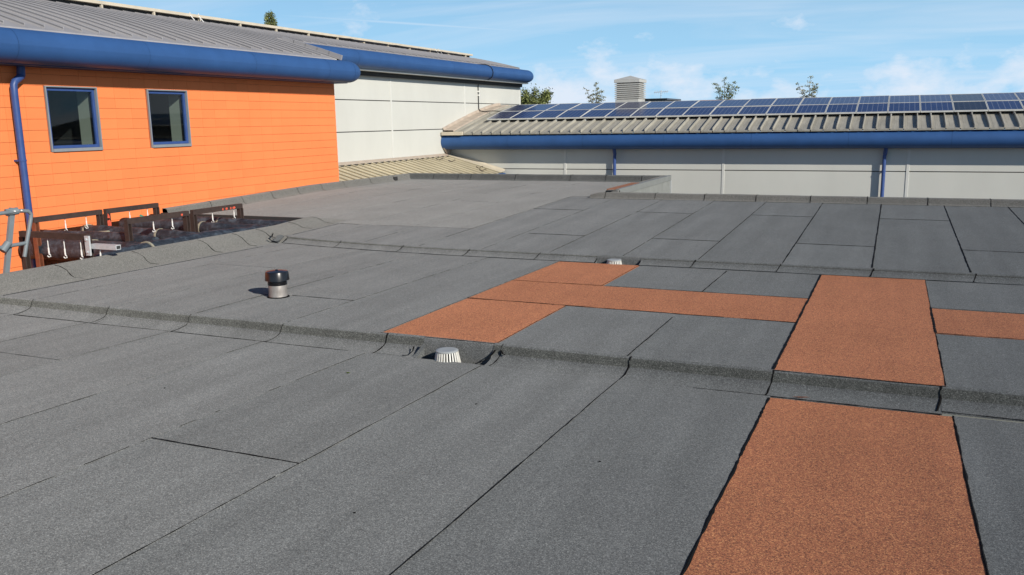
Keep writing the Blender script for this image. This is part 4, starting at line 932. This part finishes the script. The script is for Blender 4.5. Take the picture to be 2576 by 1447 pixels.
# ------------------------------------------------------------------ beyond: trees, far house, aerial
def leafmat(name, c1, c2):
    mt, t, b = newmat(name); g_ = t.nodes.new('ShaderNodeNewGeometry'); r_ = rmp(t, g_.outputs['Random Per Island'], [(0.0, c1), (0.6, c2), (1.0, tuple(x*1.5 for x in c2))]); L(t, r_, b.inputs['Base Color']); b.inputs['Roughness'].default_value = .6; b.inputs['Transmission Weight'].default_value = 0.0
    return mt
LM = leafmat('dull_green_leaves', (.060, .085, .022), (.15, .17, .05)); LM2 = leafmat('autumn_green_leaves', (.09, .095, .028), (.22, .20, .065))
def sapling(x, y, top, label, seed, lm, shoots):
    """open young crown: a few rising shoots carrying small separate leaf clumps"""
    rnd = random.Random(seed); r = root('tree', (x, y, -4), label, 'tree', 'trees behind the roofs')
    tk = MB().tube([(x, y, -4), (x+.04, y, -1.5), (x, y, top-1.5), (x, y, top-1.0)], [.11, .08, .05, .03], 8); lv = MB()
    def leaf(c, s_):
        u = Vector((rnd.uniform(-1, 1), rnd.uniform(-1, 1), rnd.uniform(-1, 1))).normalized(); w = u.cross(Vector((rnd.uniform(-1, 1), rnd.uniform(-1, 1), rnd.uniform(-1, 1)))).normalized()
        lv.add([c-u*s_, c+w*s_*.6, c+u*s_, c-w*s_*.6], [(0, 1, 2, 3)])
    for dx, dz, f in shoots:
        base = Vector((x+dx*.15, y, top-1.55)); tip = Vector((x+dx, y+rnd.uniform(-.3, .3), top+dz)); mid = base.lerp(tip, .55)+Vector((-dx*.12, 0, .03))
        tk.tube([base, mid, tip], [.022, .014, .005], 5); n_ = int(11*f)
        for i in range(n_):
            t_ = (i+.6)/n_; p = base.lerp(mid, t_/.55) if t_ < .55 else mid.lerp(tip, (t_-.55)/.45)
            d = (1 if i % 2 else -1)*(.17*(1-t_)+.045)*rnd.uniform(.6, 1.3); c = p+Vector((d, rnd.uniform(-.1, .1), rnd.uniform(-.02, .06))); tk.tube([p, c], [.006, .003], 4)
            for k in range(int(26*rnd.uniform(.5, 1.4))): leaf(c+Vector((rnd.gauss(0, .055), rnd.gauss(0, .06), rnd.gauss(0, .034))), rnd.uniform(.018, .045))
    for i in range(1500):
        a = rnd.uniform(0, 6.28); h = rnd.random(); leaf(Vector((x+.75*h**.5*math.cos(a)*rnd.random()**.4, y+.6*math.sin(a), top-1.15-1.6*h+rnd.gauss(0, .06))), rnd.uniform(.03, .06))
    part('trunk', tk, M['bark'], r); part('crown', lv, lm, r)
def tree(x, y, top, rad, n, label, spiky=False, dense=1.0, seed=1, lm=LM, zbase=-4.0, crown=2.6, narrow=False):
    rnd = random.Random(seed); r = root('tree', (x, y, zbase), label, 'tree', 'trees behind the roofs')
    H = top-zbase; tk = MB().tube([(x, y, zbase), (x+.05, y, zbase+H*.3), (x-.05, y, zbase+H*.6), (x, y, top-.15)], [.13, .10, .06, .012], 8)
    limbs = []; n_l = 16 if not spiky else 13
    for i in range(n_l):
        a = rnd.uniform(0, 2*math.pi); h0 = top-crown*rnd.uniform(.35, 1.0); rr = rad*rnd.uniform(.45, 1.0)
        hz = min(top-.05, h0+crown*rnd.uniform(.25, .6)*(1.0 if spiky else .7))
        if narrow: rr *= .5*(top-h0)/crown+.3
        p0 = Vector((x, y, h0)); p1 = Vector((x+rr*.6*math.cos(a), y+rr*.6*math.sin(a), h0+(hz-h0)*.45)); p2 = Vector((x+rr*math.cos(a), y+rr*math.sin(a), hz)); limbs.append((p0, p1, p2))
    if spiky:
        for dx, dz, ln in ((-.42, -.28, .9), (0.0, 0.0, 1.1), (.30, -.30, .9)):
            limbs.append((Vector((x+dx*.3, y, top-1.6)), Vector((x+dx*.7, y, top+dz-.5)), Vector((x+dx, y, top+dz))))
    else:
        limbs.append((Vector((x, y, top-1.2)), Vector((x, y, top-.6)), Vector((x, y, top))))
    for p0, p1, p2 in limbs: tk.tube([p0, p1, p2], [.035, .02, .006], 5)
    part('trunk', tk, M['bark'], r)
    lv = MB()
    for i in range(n):
        p0, p1, p2 = limbs[rnd.randrange(len(limbs))] if not (spiky and rnd.random() < .45) else limbs[-1-rnd.randrange(3)]
        t_ = rnd.random()**.7; c = (p0.lerp(p1, t_*2) if t_ < .5 else p1.lerp(p2, t_*2-1))
        sp_r = (.10 if spiky else .20)*(1.25-t_*.75)*dense
        # clumps along the limb
        cl = Vector((nz(t_*11, i % 7, seed), nz(t_*13, i % 5, seed+3), nz(t_*12, i % 3, seed+5)))*sp_r*1.6
        c = c+cl+Vector((rnd.gauss(0, 1), rnd.gauss(0, 1), rnd.gauss(0, 1)))*sp_r*.55
        s_ = rnd.uniform(.035, .075); u = Vector((rnd.uniform(-1, 1), rnd.uniform(-1, 1), rnd.uniform(-1, 1))).normalized(); w = u.cross(Vector((rnd.uniform(-1, 1), rnd.uniform(-1, 1), rnd.uniform(-1, 1)))).normalized()
        lv.add([c-u*s_, c+w*s_*.55, c+u*s_, c-w*s_*.55], [(0, 1, 2, 3)])
    part('crown', lv, lm, r)
tree(-35.9, 45, 8.45, .85, 6500, 'dark narrow tree top poking above the left grey ridge', dense=1.1, seed=3, narrow=True, crown=4)
tree(-18.35, 45, 3.25, 1.35, 9000, 'bushy dark green tree just right of the pale wing', dense=1.6, seed=5, crown=2.2)
sapling(-14.8, 45, 3.50, 'wispy young tree left of the louvred tower', 8, LM2, [(-.52, -.28, 1), (-.25, -.62, .8), (0.0, 0.0, 1.1), (.18, -.35, 1), (.36, -.42, 1), (.5, -.75, .8)])
sapling(-8.0, 45, 3.50, 'wispy tree midway along the solar roof, fullest on its right', 12, LM, [(-.50, -.20, 1), (-.22, -.5, .9), (0.0, 0.0, 1.1), (.2, -.3, 1.2), (.42, -.22, 1.3), (.60, -.45, 1.3)])
sapling(-3.95, 45, 3.42, 'wispy tree tip farthest right above the solar roof', 21, LM2, [(-.52, -.30, 1), (-.3, -.65, .8), (0.02, 0.0, 1.1), (.22, -.42, 1), (.38, -.40, 1)])
hs = root('far_house', (-9, 52, -4), 'far house showing only a strip of red roof beyond the solar roof', 'house')
part('walls', MB().box((-11.3, 52, -4), (-9.2, 58, 1.9)), M['brick'], hs)
part('roof', MB().add([(-11.4, 51.7, 1.9), (-9.1, 51.7, 1.9), (-9.1, 58.3, 1.9), (-11.4, 58.3, 1.9), (-11.3, 55, 2.66), (-9.2, 55, 2.66)], [(0, 1, 5, 4), (1, 2, 5), (2, 3, 4, 5), (3, 0, 4)]), M['tiles'], hs)
fb = root('far_flat_block', (-11.6, 45.5, -4), 'dark flat roofed block far behind the louvred tower', 'building')
part('walls', MB().box((-12.3, 45, -4), (-11.0, 48, 2.52)), M['concrete'], fb)
part('roof', MB().box((-12.4, 44.9, 2.52), (-10.9, 48.1, 2.60)), M['blackpl'], fb)
ae = root('tv_aerial', (-11.38, 44.95, 2.5), 'tiny television aerial on the skyline right of the louvred tower', 'aerial')
part('mast', MB().tube([(-11.38, 45.5, 2.5), (-11.38, 45.5, 3.02)], .018, 6), M['galv'], ae)
part('boom', MB().tube([(-11.75, 45.5, 2.93), (-11.0, 45.5, 2.95)], .015, 6), M['galv'], ae)
for k in range(7): part('element', MB().tube([(-11.7+.11*k, 45.35, 2.86), (-11.7+.11*k, 45.65, 3.02)], .010, 5), M['galv'], ae)
